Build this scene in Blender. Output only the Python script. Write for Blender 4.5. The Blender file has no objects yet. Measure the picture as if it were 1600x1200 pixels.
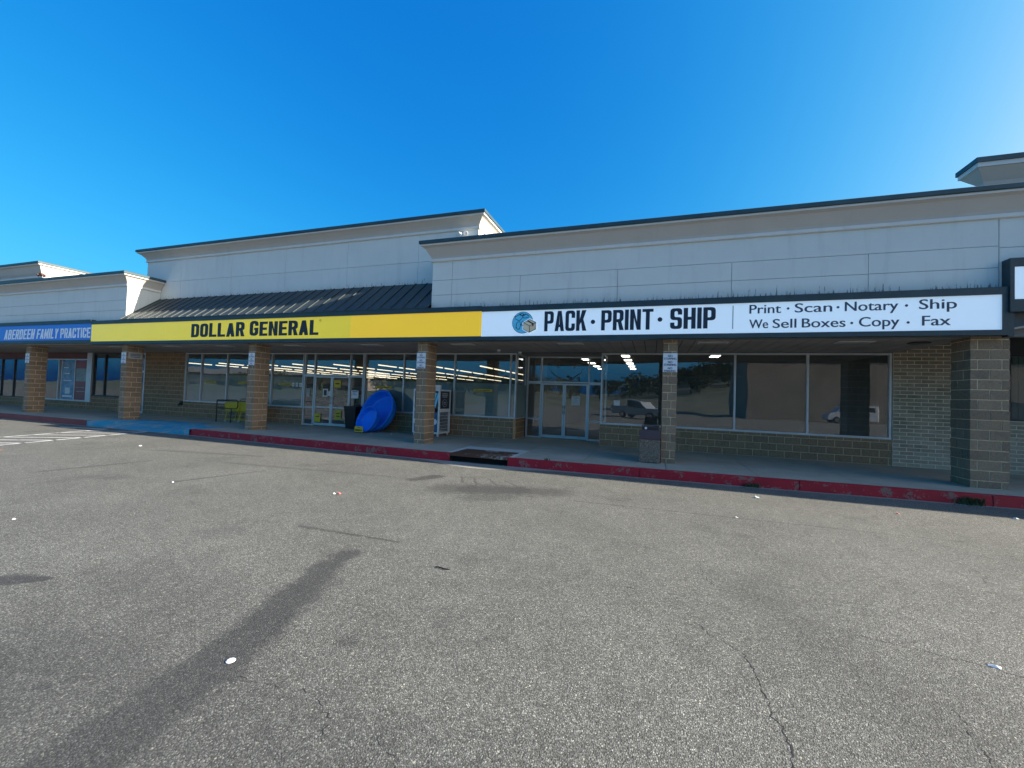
import bpy, bmesh, math, random
from mathutils import Vector, Matrix, noise
random.seed(7)
C = bpy.context.scene.collection
SC = bpy.context.scene

# ------------------------------------------------------------------ camera
F_PX, YAW, PITCH, ROLL, CAM_Z = 650.57, -0.324139, 0.028725, 0.0350245, 1.52249
cy, sy = math.cos(YAW), math.sin(YAW); cp, sp = math.cos(PITCH), math.sin(PITCH)
fwd = Vector((sy*cp, cy*cp, sp)); rgt = Vector((cy, -sy, 0)); upv = rgt.cross(fwd)
cr, sr = math.cos(ROLL), math.sin(ROLL)
r2 = cr*rgt + sr*upv; u2 = -sr*rgt + cr*upv
cam_d = bpy.data.cameras.new('camera'); cam = bpy.data.objects.new('camera', cam_d); C.objects.link(cam)
cam.matrix_world = Matrix(((r2.x, u2.x, -fwd.x, 0), (r2.y, u2.y, -fwd.y, 0), (r2.z, u2.z, -fwd.z, CAM_Z), (0, 0, 0, 1)))
cam_d.sensor_fit = 'HORIZONTAL'; cam_d.sensor_width = 36; cam_d.lens = 36*F_PX/1600
cam_d.clip_start = 0.05; cam_d.clip_end = 3000
SC.camera = cam

# ------------------------------------------------------------------ sky, sun, exposure
SUN = Vector((2.45, 0.226, 1.0)).normalized()
w = bpy.data.worlds.new('World'); SC.world = w; w.use_nodes = True
wn = w.node_tree.nodes; wl = w.node_tree.links; wn.clear()
sky = wn.new('ShaderNodeTexSky'); sky.sky_type = 'NISHITA'; sky.sun_disc = False
sky.sun_elevation = math.asin(SUN.z); sky.sun_rotation = math.atan2(SUN.x, SUN.y)
sky.altitude = 0; sky.air_density = 0.6; sky.dust_density = 4.0; sky.ozone_density = 7.0
# the clear deep-blue grade of the photograph: compress the range, then a steeper red and green curve
gm = wn.new('ShaderNodeGamma'); gm.inputs['Gamma'].default_value = 0.45
spx = wn.new('ShaderNodeSeparateColor'); cmb = wn.new('ShaderNodeCombineColor')
wl.new(sky.outputs[0], gm.inputs['Color']); wl.new(gm.outputs[0], spx.inputs[0])
def curve(sock, p, m, name):
    a = wn.new('ShaderNodeMath'); a.operation = 'POWER'; wl.new(sock, a.inputs[0]); a.inputs[1].default_value = p
    b = wn.new('ShaderNodeMath'); b.operation = 'MULTIPLY'; wl.new(a.outputs[0], b.inputs[0]); b.inputs[1].default_value = m
    c = wn.new('ShaderNodeMath'); c.operation = 'MINIMUM'; wl.new(b.outputs[0], c.inputs[0]); wl.new(spx.outputs[2], c.inputs[1])
    wl.new(c.outputs[0], cmb.inputs[name])
curve(spx.outputs[0], 5.6, 0.275, 0); curve(spx.outputs[1], 2.15, 0.60, 1); wl.new(spx.outputs[2], cmb.inputs[2])
bg = wn.new('ShaderNodeBackground'); bg.inputs['Strength'].default_value = 0.12
wo = wn.new('ShaderNodeOutputWorld')
wl.new(cmb.outputs[0], bg.inputs['Color']); wl.new(bg.outputs[0], wo.inputs['Surface'])
sun_d = bpy.data.lights.new('sun', 'SUN'); sun_d.energy = 3.2; sun_d.angle = math.radians(0.5); sun_d.color = (1.0, 0.9, 0.76)
sun = bpy.data.objects.new('sun', sun_d); C.objects.link(sun)
sun.rotation_mode = 'QUATERNION'; sun.rotation_quaternion = SUN.to_track_quat('Z', 'Y'); sun.location = (30, 5, 30)
SC.view_settings.view_transform = 'Standard'; SC.view_settings.look = 'None'
SC.view_settings.exposure = 2.3; SC.view_settings.gamma = 1.0

GZ = -0.2       # asphalt level; the pavement under the canopy is z = 0

# ------------------------------------------------------------------ material helpers
class N:
    def __init__(s, name):
        s.m = bpy.data.materials.new(name); s.m.use_nodes = True
        s.t = s.m.node_tree; s.t.nodes.clear()
        s.out = s.t.nodes.new('ShaderNodeOutputMaterial')
    def n(s, typ, **kw):
        x = s.t.nodes.new(typ)
        for k, v in kw.items(): setattr(x, k, v)
        return x
    def set(s, sock, v):
        if hasattr(v, 'outputs'): v = v.outputs[0]
        if isinstance(v, bpy.types.NodeSocket): s.t.links.new(v, sock)
        else:
            if isinstance(v, tuple) and len(v) == 3 and sock.type == 'RGBA': v = v + (1,)
            sock.default_value = v
    def math(s, op, a, b=0.0, clamp=False):
        x = s.n('ShaderNodeMath', operation=op, use_clamp=clamp); s.set(x.inputs[0], a); s.set(x.inputs[1], b); return x.outputs[0]
    def vmath(s, op, a, b=(0, 0, 0)):
        x = s.n('ShaderNodeVectorMath', operation=op); s.set(x.inputs[0], a)
        if op == 'SCALE': s.set(x.inputs['Scale'], b)
        else: s.set(x.inputs[1], b)
        return x.outputs['Value'] if op in ('DOT_PRODUCT', 'LENGTH', 'DISTANCE') else x.outputs[0]
    def mix(s, f, a, b, bt='MIX'):
        x = s.n('ShaderNodeMix', data_type='RGBA', blend_type=bt)
        s.set(x.inputs['Factor'], f); s.set(x.inputs['A'], a); s.set(x.inputs['B'], b); return x.outputs['Result']
    def coord(s, kind='Object'):
        return s.n('ShaderNodeTexCoord').outputs[kind]
    def noise(s, vec, scale, detail=3, rough=0.55, out='Fac'):
        x = s.n('ShaderNodeTexNoise'); s.set(x.inputs['Vector'], vec); x.inputs['Scale'].default_value = scale
        x.inputs['Detail'].default_value = detail; x.inputs['Roughness'].default_value = rough; return x.outputs[out]
    def ramp(s, f, stops):
        x = s.n('ShaderNodeValToRGB'); s.set(x.inputs[0], f); e = x.color_ramp.elements
        while len(e) < len(stops): e.new(0.5)
        for k, (p, c) in enumerate(stops):
            e[k].position = p; e[k].color = (c, c, c, 1) if isinstance(c, (int, float)) else tuple(c) + (1,)
        return x.outputs[0]
    def step(s, v, a, b):
        x = s.n('ShaderNodeMapRange', interpolation_type='SMOOTHSTEP'); s.set(x.inputs['Value'], v)
        x.inputs['From Min'].default_value = a; x.inputs['From Max'].default_value = b
        x.inputs['To Min'].default_value = 0; x.inputs['To Max'].default_value = 1; return x.outputs[0]
    def bump(s, h, strength=0.4, dist=0.01):
        x = s.n('ShaderNodeBump'); s.set(x.inputs['Height'], h); x.inputs['Strength'].default_value = strength
        x.inputs['Distance'].default_value = dist; return x.outputs[0]
    def pbsdf(s, col, rough=0.7, metal=0.0, normal=None, spec=0.5):
        b = s.n('ShaderNodeBsdfPrincipled'); s.set(b.inputs['Base Color'], col); s.set(b.inputs['Roughness'], rough)
        b.inputs['Metallic'].default_value = metal; b.inputs['Specular IOR Level'].default_value = spec
        if normal is not None: s.set(b.inputs['Normal'], normal)
        s.t.links.new(b.outputs[0], s.out.inputs['Surface']); return b

def simple(name, col, rough=0.6, metal=0.0, var=0.12, scale=6.0, bump=0.0, spec=0.5):
    k = N(name); co = k.coord()
    f = k.noise(co, scale, 5, 0.6)
    d = tuple(c*(1-var) for c in col); l = tuple(min(1, c*(1+var)) for c in col)
    base = k.mix(k.ramp(f, [(0.3, 0), (0.7, 1)]), d, l)
    nr = k.bump(k.noise(co, scale*14, 3), bump, 0.005) if bump else None
    k.pbsdf(base, rough, metal, nr, spec); return k.m

def emis(name, col, strength):
    k = N(name); e = k.n('ShaderNodeEmission'); e.inputs['Color'].default_value = col + (1,); e.inputs['Strength'].default_value = strength
    k.t.links.new(e.outputs[0], k.out.inputs['Surface']); return k.m

def seg_mask(k, P, a, b, r0, r1, soft, wob):
    """1 near the ground segment a-b (metres), radius r0 -> r1, wobbling edge."""
    ax, ay = a; bx, by = b; L2 = (bx-ax)**2+(by-ay)**2
    d = k.vmath('SUBTRACT', P, (ax, ay, 0))
    t = k.math('DIVIDE', k.vmath('DOT_PRODUCT', d, (bx-ax, by-ay, 0)), L2, True)
    q = k.vmath('SCALE', (bx-ax, by-ay, 0), t)
    dist = k.vmath('DISTANCE', d, q)
    r = k.math('ADD', k.math('MULTIPLY', t, r1-r0), r0)
    x = k.math('DIVIDE', k.math('ADD', dist, wob), r)
    return k.math('SUBTRACT', 1.0, k.step(x, 1-soft, 1+soft))

def make_asphalt():
    k = N('worn_asphalt'); P = k.vmath('MULTIPLY', k.coord(), (1, 1, 0))
    v = k.n('ShaderNodeTexVoronoi'); k.set(v.inputs['Vector'], P); v.inputs['Scale'].default_value = 120
    v2 = k.n('ShaderNodeTexVoronoi'); k.set(v2.inputs['Vector'], P); v2.inputs['Scale'].default_value = 46
    sep = k.n('ShaderNodeSeparateColor'); k.set(sep.inputs[0], v.outputs['Color'])
    sep2 = k.n('ShaderNodeSeparateColor'); k.set(sep2.inputs[0], v2.outputs['Color'])
    grain = k.ramp(sep.outputs[0], [(0.0, 0.07), (0.35, 0.125), (0.7, 0.185), (0.92, 0.25), (1.0, 0.40)])
    gap = k.step(v.outputs['Distance'], 0.35, 0.75)
    base = k.mix(k.math('MULTIPLY', gap, 0.6), grain, (0.06, 0.058, 0.056))
    base = k.mix(k.math('MULTIPLY', k.step(sep2.outputs[1], 0.95, 0.97), k.step(v2.outputs['Distance'], 0.34, 0.22)), base, (0.42, 0.40, 0.33))
    n1 = k.noise(P, 0.55, 5, 0.6); n2 = k.noise(P, 4.5, 5, 0.65); n3 = k.noise(P, 22, 3, 0.6)
    tone = k.math('ADD', k.math('MULTIPLY', n1, 0.75), k.math('MULTIPLY', n2, 0.5))
    tone = k.math('ADD', tone, k.math('MULTIPLY', n3, 0.45))
    tone = k.math('ADD', tone, 0.22)
    base = k.mix(1.0, base, tone, 'MULTIPLY')
    base = k.mix(1.0, base, (0.83, 0.835, 0.735), 'MULTIPLY')
    wob = k.math('MULTIPLY', k.math('SUBTRACT', k.noise(P, 3.0, 5, 0.7), 0.5), 0.45)
    wobs = k.math('MULTIPLY', k.math('SUBTRACT', k.noise(P, 14, 4, 0.7), 0.5), 0.12)
    m = None
    def add(x, s):
        nonlocal m
        x = k.math('MULTIPLY', x, s)
        m = x if m is None else k.math('MAXIMUM', m, x)
    # long dark trail in the foreground, with broader dark patches
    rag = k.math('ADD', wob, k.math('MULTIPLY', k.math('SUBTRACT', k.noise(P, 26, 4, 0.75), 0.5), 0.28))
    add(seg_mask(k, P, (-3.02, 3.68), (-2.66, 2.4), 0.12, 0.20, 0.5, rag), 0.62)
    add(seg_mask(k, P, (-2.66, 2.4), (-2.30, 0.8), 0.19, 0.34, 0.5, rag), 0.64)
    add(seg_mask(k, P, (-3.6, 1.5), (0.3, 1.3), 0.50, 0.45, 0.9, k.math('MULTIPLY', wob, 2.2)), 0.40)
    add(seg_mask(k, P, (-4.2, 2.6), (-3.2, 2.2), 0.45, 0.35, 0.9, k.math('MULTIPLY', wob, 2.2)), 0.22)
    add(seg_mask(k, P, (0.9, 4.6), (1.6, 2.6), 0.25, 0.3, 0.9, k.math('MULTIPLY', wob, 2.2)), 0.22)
    # wet patch in front of the drain, with run-off fingers
    rg2 = k.math('MULTIPLY', k.math('SUBTRACT', k.noise(k.vmath('MULTIPLY', P, (1, 2.2, 1)), 5.5, 6, 0.78), 0.5), 1.3)
    add(seg_mask(k, P, (-3.0, 7.05), (-2.3, 7.3), 0.42, 0.36, 0.5, rg2), 0.66)
    add(seg_mask(k, P, (-2.8, 6.5), (-2.45, 6.8), 0.26, 0.32, 0.6, rg2), 0.45)
    for fx, gx in ((-3.72, -3.45), (-3.45, -3.15), (-3.1, -2.7), (-2.75, -2.2)):
        add(seg_mask(k, P, (fx, 8.0), (gx, 7.45), 0.02, 0.03, 0.8, wobs), 0.5)
    add(seg_mask(k, P, (-3.4, 6.9), (-1.6, 7.5), 0.40, 0.30, 0.7, rg2), 0.5)
    add(seg_mask(k, P, (-4.45, 7.25), (-4.2, 7.75), 0.12, 0.18, 0.4, k.math('MULTIPLY', rg2, 0.4)), 0.6)
    add(seg_mask(k, P, (-5.2, 2.05), (-4.92, 2.2), 0.13, 0.04, 0.35, wobs), 0.65)  # separate dark patch, far left of the trail
    add(seg_mask(k, P, (-3.22, 1.44), (-3.18, 1.46), 0.035, 0.035, 0.4, wobs), 0.6)
    add(seg_mask(k, P, (-1.95, 2.4), (-1.9, 2.42), 0.06, 0.05, 0.6, wobs), 0.35)
    # a thin dark streak, then patched seams
    for a, b, r, s in (((-4.13, 4.17), (-2.72, 4.19), 0.035, 0.55), ((-10.8, 4.7), (-10.55, 6.3), 0.09, 0.4), ((-7.96, 5.12), (-7.55, 6.6), 0.06, 0.45),
                       ((-1.16, 7.03), (4.0, 7.2), 0.03, 0.35), ((-9.0, 6.9), (-5.0, 7.3), 0.10, 0.3), ((-12, 7.4), (-9.2, 7.9), 0.14, 0.35)):
        add(seg_mask(k, P, a, b, r, r*0.6, 0.5, wobs), s)
    n4 = k.step(k.noise(P, 0.9, 5, 0.65), 0.54, 0.72)
    add(n4, 0.30)
    add(k.step(k.noise(P, 7.0, 3, 0.6), 0.70, 0.78), 0.34)
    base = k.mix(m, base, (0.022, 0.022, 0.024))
    h = k.math('SUBTRACT', 1.0, v.outputs['Distance'])
    k.pbsdf(base, 0.82, 0, k.bump(k.math('ADD', h, k.math('MULTIPLY', n3, 0.6)), 0.6, 0.005), 0.3)
    return k.m

def make_stucco(name, col, joints=False):
    k = N(name); co = k.coord(); uv = k.coord('UV')
    n1 = k.noise(co, 1.2, 5, 0.6); n2 = k.noise(k.vmath('MULTIPLY', co, (2.2, 2.2, 0.25)), 1.6, 5, 0.65)
    base = k.mix(k.ramp(n1, [(0.3, 0), (0.75, 1)]), tuple(c*0.93 for c in col), col)
    base = k.mix(k.math('MULTIPLY', k.step(n2, 0.5, 0.8), 0.24), base, (0.36, 0.36, 0.33))
    if joints:   # black mould creeping up from the flashing at the foot of the wall
        z = k.n('ShaderNodeSeparateXYZ'); k.set(z.inputs[0], co)
        sp_ = k.noise(k.vmath('MULTIPLY', co, (19, 19, 2.2)), 1.0, 5, 0.75)
        big = k.noise(k.vmath('MULTIPLY', co, (0.8, 0.8, 0.0)), 1.0, 2)
        lo = k.n('ShaderNodeAttribute', attribute_type='OBJECT', attribute_name='foot')
        hgt = k.math('SUBTRACT', z.outputs['Z'], lo.outputs['Fac'])
        edge = k.math('MULTIPLY', k.math('MULTIPLY', k.step(sp_, 0.44, 0.80), k.step(big, 0.2, 0.5)), 0.36)
        st = k.math('SUBTRACT', 1.0, k.step(k.math('SUBTRACT', hgt, edge), -0.06, 0.05))
        st = k.math('MAXIMUM', st, k.math('MULTIPLY', k.math('SUBTRACT', 1.0, k.step(hgt, 0.0, 0.35)), k.math('MULTIPLY', n2, 0.35)))
        base = k.mix(k.math('MULTIPLY', st, 0.78), base, (0.045, 0.05, 0.045))
    k.pbsdf(base, 0.9, 0, k.bump(k.noise(co, 130, 2), 0.25, 0.004), 0.2); return k.m

def make_block(name, dark, light, rough_bump, spots=0.0, green=False):
    k = N(name); co = k.coord(); g = k.n('ShaderNodeNewGeometry')
    ri = g.outputs['Random Per Island']
    base = k.mix(ri, dark, light)
    n = k.noise(co, 34, 5, 0.7); n2 = k.noise(co, 3.0, 4)
    base = k.mix(k.ramp(n, [(0.25, 0.0), (0.75, 1.0)]), k.mix(0.45, base, (0.03, 0.026, 0.022)), k.mix(0.18, base, (0.6, 0.54, 0.46)))
    base = k.mix(k.math('MULTIPLY', k.step(n2, 0.5, 0.8), 0.28), base, (0.05, 0.045, 0.04))
    if green:
        z = k.n('ShaderNodeSeparateXYZ'); k.set(z.inputs[0], co)
        band = k.math('MULTIPLY', k.step(z.outputs['Z'], 3.4, 1.6), k.step(z.outputs['Z'], 0.4, 1.2))
        band = k.math('MULTIPLY', band, k.step(k.noise(co, 1.3, 3), 0.3, 0.65))
        base = k.mix(k.math('MULTIPLY', band, 0.55), base, (0.11, 0.14, 0.10))
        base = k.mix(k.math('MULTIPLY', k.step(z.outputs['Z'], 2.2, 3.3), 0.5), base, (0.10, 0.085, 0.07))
    k.pbsdf(base, 0.92, 0, k.bump(k.math('ADD', n, k.math('MULTIPLY', k.noise(co, 110, 2), 0.5)), rough_bump, 0.02), 0.2); return k.m

def make_painted(name, paint, worn, scale, lo, hi, rough=0.6):
    k = N(name); co = k.coord()
    n = k.math('ADD', k.math('MULTIPLY', k.noise(co, scale, 6, 0.7), 0.7), k.math('MULTIPLY', k.noise(co, scale*7, 4, 0.7), 0.3))
    p = k.mix(k.noise(co, scale*0.6, 4), tuple(c*0.7 for c in paint), tuple(c*1.2 for c in paint))
    base = k.mix(k.step(n, lo, hi), p, worn)
    k.pbsdf(base, rough, 0, k.bump(n, 0.3, 0.01), 0.3); return k.m

def make_concrete(name, col, stain=0.35):
    k = N(name); co = k.coord()
    n = k.noise(co, 0.9, 6, 0.65); n2 = k.noise(co, 60, 3)
    ri = k.n('ShaderNodeNewGeometry').outputs['Random Per Island']
    base = k.mix(k.ramp(n, [(0.3, 0), (0.7, 1)]), tuple(c*0.72 for c in col), col)
    base = k.mix(k.math('MULTIPLY', ri, 0.25), base, tuple(c*0.62 for c in col))
    base = k.mix(k.math('MULTIPLY', k.step(k.noise(co, 2.4, 5, 0.7), 0.55, 0.75), stain), base, (0.07, 0.07, 0.07))
    base = k.mix(k.math('MULTIPLY', n2, 0.3), base, tuple(c*0.6 for c in col))
    k.pbsdf(base, 0.88, 0, k.bump(n2, 0.2, 0.004), 0.25); return k.m

def make_glass(name, tint, base_f=0.085, wav=0.35):
    k = N(name); g = k.n('ShaderNodeNewGeometry'); co = k.coord()
    d = k.math('ABSOLUTE', k.vmath('DOT_PRODUCT', g.outputs['Incoming'], g.outputs['Normal']))
    f = k.math('POWER', k.math('SUBTRACT', 1.0, d, True), 5.0)
    f = k.math('ADD', k.math('MULTIPLY', f, 1-base_f), base_f, True)
    tr = k.n('ShaderNodeBsdfTransparent'); tr.inputs['Color'].default_value = tint + (1,)
    gl = k.n('ShaderNodeBsdfGlossy'); gl.inputs['Roughness'].default_value = 0.0; gl.inputs['Color'].default_value = (0.95, 0.97, 1, 1)
    if wav: k.set(gl.inputs['Normal'], k.bump(k.noise(co, 0.9, 1, 0.4), wav, 0.012))
    mx = k.n('ShaderNodeMixShader'); k.set(mx.inputs[0], f)
    k.t.links.new(tr.outputs[0], mx.inputs[1]); k.t.links.new(gl.outputs[0], mx.inputs[2])
    du = k.n('ShaderNodeBsdfDiffuse'); du.inputs['Color'].default_value = (0.55, 0.60, 0.55, 1)      # a film of dust on the pane
    m3 = k.n('ShaderNodeMixShader'); k.set(m3.inputs[0], k.math('ADD', k.math('MULTIPLY', k.step(k.noise(co, 1.6, 5, 0.7), 0.35, 0.75), 0.06), 0.07))
    k.t.links.new(mx.outputs[0], m3.inputs[1]); k.t.links.new(du.outputs[0], m3.inputs[2]); k.t.links.new(m3.outputs[0], k.out.inputs['Surface'])
    return k.m

def make_film():
    k = N('frosted_film'); co = k.coord()
    b = k.n('ShaderNodeBsdfDiffuse'); k.set(b.inputs['Color'], k.mix(k.noise(co, 0.7, 4), (0.30, 0.44, 0.45), (0.46, 0.58, 0.58)))
    t = k.n('ShaderNodeBsdfTranslucent'); t.inputs['Color'].default_value = (0.4, 0.5, 0.52, 1)
    tr = k.n('ShaderNodeBsdfTransparent'); tr.inputs['Color'].default_value = (0.7, 0.8, 0.8, 1)
    a = k.n('ShaderNodeMixShader'); a.inputs[0].default_value = 0.35
    k.t.links.new(b.outputs[0], a.inputs[1]); k.t.links.new(t.outputs[0], a.inputs[2])
    m2 = k.n('ShaderNodeMixShader'); m2.inputs[0].default_value = 0.18
    k.t.links.new(a.outputs[0], m2.inputs[1]); k.t.links.new(tr.outputs[0], m2.inputs[2]); k.t.links.new(m2.outputs[0], k.out.inputs['Surface'])
    return k.m

def make_signface(name, col, gloss, var=0.08, glow=None):
    k = N(name); co = k.coord()
    n = k.noise(k.vmath('MULTIPLY', co, (0.5, 1, 0.6)), 1.2, 4)
    base = k.mix(n, tuple(c*(1-var) for c in col), tuple(min(1, c*(1+var)) for c in col))
    streak = k.step(k.noise(k.vmath('MULTIPLY', co, (5, 1, 0.4)), 1.5, 5, 0.7), 0.58, 0.85)
    base = k.mix(k.math('MULTIPLY', streak, 0.14), base, tuple(c*0.55 for c in col))
    b = k.pbsdf(base, gloss, 0, k.bump(k.noise(co, 1.1, 1), 0.35, 0.02), 0.6)
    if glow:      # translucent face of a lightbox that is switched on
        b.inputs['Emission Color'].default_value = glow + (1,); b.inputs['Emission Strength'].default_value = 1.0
    return k.m

M = {}
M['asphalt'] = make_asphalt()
M['stucco'] = make_stucco('white_stucco_wall', (0.70, 0.72, 0.68), True)
M['groove'] = simple('stucco_groove', (0.17, 0.18, 0.18), 0.9)
M['cornice'] = make_stucco('grey_stucco_cornice', (0.56, 0.52, 0.47))
M['trim'] = make_stucco('pale_stucco_trim', (0.70, 0.70, 0.67))
M['cap'] = simple('dark_green_metal_coping', (0.032, 0.062, 0.072), 0.45, 0.0, 0.25, 1.5)
M['awning'] = simple('dark_green_standing_seam_metal', (0.030, 0.042, 0.042), 0.5, 0.0, 0.15, 0.8)
M['frame'] = simple('dark_sign_frame_metal', (0.024, 0.045, 0.052), 0.5, 0.0, 0.25, 2.0)
M['soffit'] = simple('grey_soffit_board', (0.36, 0.30, 0.26), 0.75, 0, 0.15, 1.2)
M['gapdark'] = simple('dark_gap', (0.03, 0.028, 0.028), 0.9)
M['pillar'] = make_block('tan_split_face_block', (0.235, 0.16, 0.096), (0.375, 0.26, 0.158), 0.9)
M['mortar'] = simple('pale_mortar', (0.68, 0.50, 0.31), 0.95, 0, 0.2, 9)
M['bulk'] = make_block('brown_smooth_block', (0.27, 0.16, 0.078), (0.35, 0.215, 0.108), 0.25)
M['bulkmortar'] = simple('brown_mortar', (0.55, 0.41, 0.25), 0.95, 0, 0.2, 9)
M['wbrick'] = make_block('whitewashed_brick', (0.40, 0.33, 0.24), (0.58, 0.49, 0.36), 0.35, 0, True)
M['wmortar'] = simple('white_mortar', (0.68, 0.60, 0.46), 0.95, 0, 0.2, 6)
M['alu'] = simple('brushed_aluminium', (0.55, 0.58, 0.60), 0.42, 0.45, 0.08, 3)
M['darkalu'] = simple('dark_bronze_aluminium', (0.03, 0.035, 0.04), 0.45, 0.3)
M['whitepaint'] = simple('white_enamel', (0.72, 0.73, 0.73), 0.45)
M['redband'] = simple('dark_red_panel', (0.11, 0.028, 0.025), 0.5)
M['glass'] = make_glass('shop_window_glass', (0.80, 0.85, 0.84), 0.15)
M['glassdark'] = make_glass('tinted_window_glass', (0.55, 0.60, 0.62), 0.13)
M['film'] = make_film()
M['concrete'] = make_concrete('pavement_concrete', (0.47, 0.42, 0.33))
M['newconcrete'] = make_concrete('pale_patch_concrete', (0.62, 0.61, 0.56), 0.1)
M['gutter'] = make_concrete('gutter_concrete', (0.30, 0.29, 0.26), 0.3)
M['redkerb'] = make_painted('worn_red_kerb_paint', (0.36, 0.012, 0.024), (0.20, 0.12, 0.10), 4.5, 0.535, 0.60)
M['fadedkerb'] = make_painted('faded_red_kerb_paint', (0.24, 0.05, 0.04), (0.16, 0.11, 0.10), 2.5, 0.56, 0.72)
M['bluepaint'] = make_painted('worn_blue_paint', (0.03, 0.29, 0.43), (0.27, 0.34, 0.34), 2.2, 0.47, 0.62)
M['whiteline'] = make_painted('worn_white_line_paint', (0.62, 0.62, 0.60), (0.15, 0.15, 0.145), 4.0, 0.50, 0.66)
M['orangeline'] = make_painted('worn_orange_line_paint', (0.55, 0.22, 0.06), (0.15, 0.15, 0.145), 4.0, 0.55, 0.7)
M['crack'] = simple('crack_shadow', (0.016, 0.016, 0.016), 0.95)
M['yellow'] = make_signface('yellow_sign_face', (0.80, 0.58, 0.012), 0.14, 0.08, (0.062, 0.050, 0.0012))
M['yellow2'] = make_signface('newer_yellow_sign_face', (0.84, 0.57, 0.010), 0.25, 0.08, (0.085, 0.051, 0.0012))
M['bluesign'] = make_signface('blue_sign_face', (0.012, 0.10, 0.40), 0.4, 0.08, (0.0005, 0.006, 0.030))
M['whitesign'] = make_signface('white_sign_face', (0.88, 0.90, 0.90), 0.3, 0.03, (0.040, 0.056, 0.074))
M['navy'] = simple('navy_lettering', (0.012, 0.022, 0.042), 0.5)
M['black'] = simple('black_lettering', (0.016, 0.016, 0.020), 0.5)
M['slate'] = simple('slate_lettering', (0.045, 0.065, 0.105), 0.5)
M['whiteletter'] = simple('white_lettering', (0.82, 0.84, 0.86), 0.5)
M['globe'] = simple('sky_blue_globe', (0.14, 0.66, 0.92), 0.5, 0, 0.05)
M['carton'] = simple('tan_carton', (0.80, 0.60, 0.36), 0.6, 0, 0.05)
M['carton2'] = simple('pale_carton', (0.90, 0.72, 0.48), 0.6, 0, 0.05)
M['plate'] = simple('white_sign_plate', (0.72, 0.74, 0.76), 0.4, 0, 0.06)
M['bluetext'] = simple('blue_grey_text', (0.06, 0.09, 0.16), 0.6)
M['paper'] = simple('white_paper', (0.72, 0.74, 0.72), 0.7)
M['pool'] = simple('blue_moulded_plastic', (0.008, 0.22, 0.92), 0.28, 0, 0.1, 2)
M['cartyellow'] = simple('yellow_plastic', (0.60, 0.45, 0.02), 0.45)
M['blackmetal'] = simple('black_painted_metal', (0.014, 0.014, 0.016), 0.4)
M['blackplastic'] = simple('black_plastic', (0.012, 0.012, 0.014), 0.5)
M['brownhood'] = simple('dark_brown_plastic', (0.085, 0.040, 0.034), 0.45)
M['rubber'] = simple('black_rubber', (0.02, 0.02, 0.02), 0.8)
M['chrome'] = simple('polished_steel', (0.6, 0.6, 0.6), 0.2, 1.0)
M['weed'] = simple('weed_leaf', (0.055, 0.075, 0.022), 0.7, 0, 0.35, 20)
M['rust'] = make_painted('rusty_cover_stain', (0.10, 0.045, 0.025), (0.36, 0.31, 0.25), 2.2, 0.52, 0.64, 0.8)
M['void'] = simple('drain_void', (0.006, 0.006, 0.006), 1.0)
M['tile'] = simple('vinyl_floor_tile', (0.20, 0.19, 0.17), 0.3)
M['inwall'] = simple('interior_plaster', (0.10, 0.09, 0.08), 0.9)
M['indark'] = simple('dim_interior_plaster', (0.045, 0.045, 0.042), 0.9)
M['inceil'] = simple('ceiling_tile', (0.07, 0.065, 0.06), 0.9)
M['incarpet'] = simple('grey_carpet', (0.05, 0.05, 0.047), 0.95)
M['tube'] = emis('fluorescent_tube', (1.0, 0.84, 0.58), 0.45)
M['troffer'] = emis('lit_diffuser', (1.0, 0.94, 0.84), 1.6)
M['lens'] = simple('unlit_diffuser', (0.42, 0.41, 0.37), 0.5)
M['pebble'] = None
def make_pebble():
    k = N('exposed_aggregate'); co = k.coord(); v = k.n('ShaderNodeTexVoronoi'); k.set(v.inputs['Vector'], co); v.inputs['Scale'].default_value = 62
    s_ = k.n('ShaderNodeSeparateColor'); k.set(s_.inputs[0], v.outputs['Color'])
    c = k.ramp(s_.outputs[0], [(0, (0.15, 0.115, 0.085)), (0.5, (0.24, 0.19, 0.14)), (0.8, (0.31, 0.25, 0.19)), (1, (0.42, 0.35, 0.28))])
    c = k.mix(k.step(v.outputs['Distance'], 0.4, 0.7), c, (0.11, 0.09, 0.07))
    k.pbsdf(c, 0.85, 0, k.bump(k.math('SUBTRACT', 1.0, v.outputs['Distance']), 0.8, 0.012), 0.3); return k.m
M['pebble'] = make_pebble()

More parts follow.
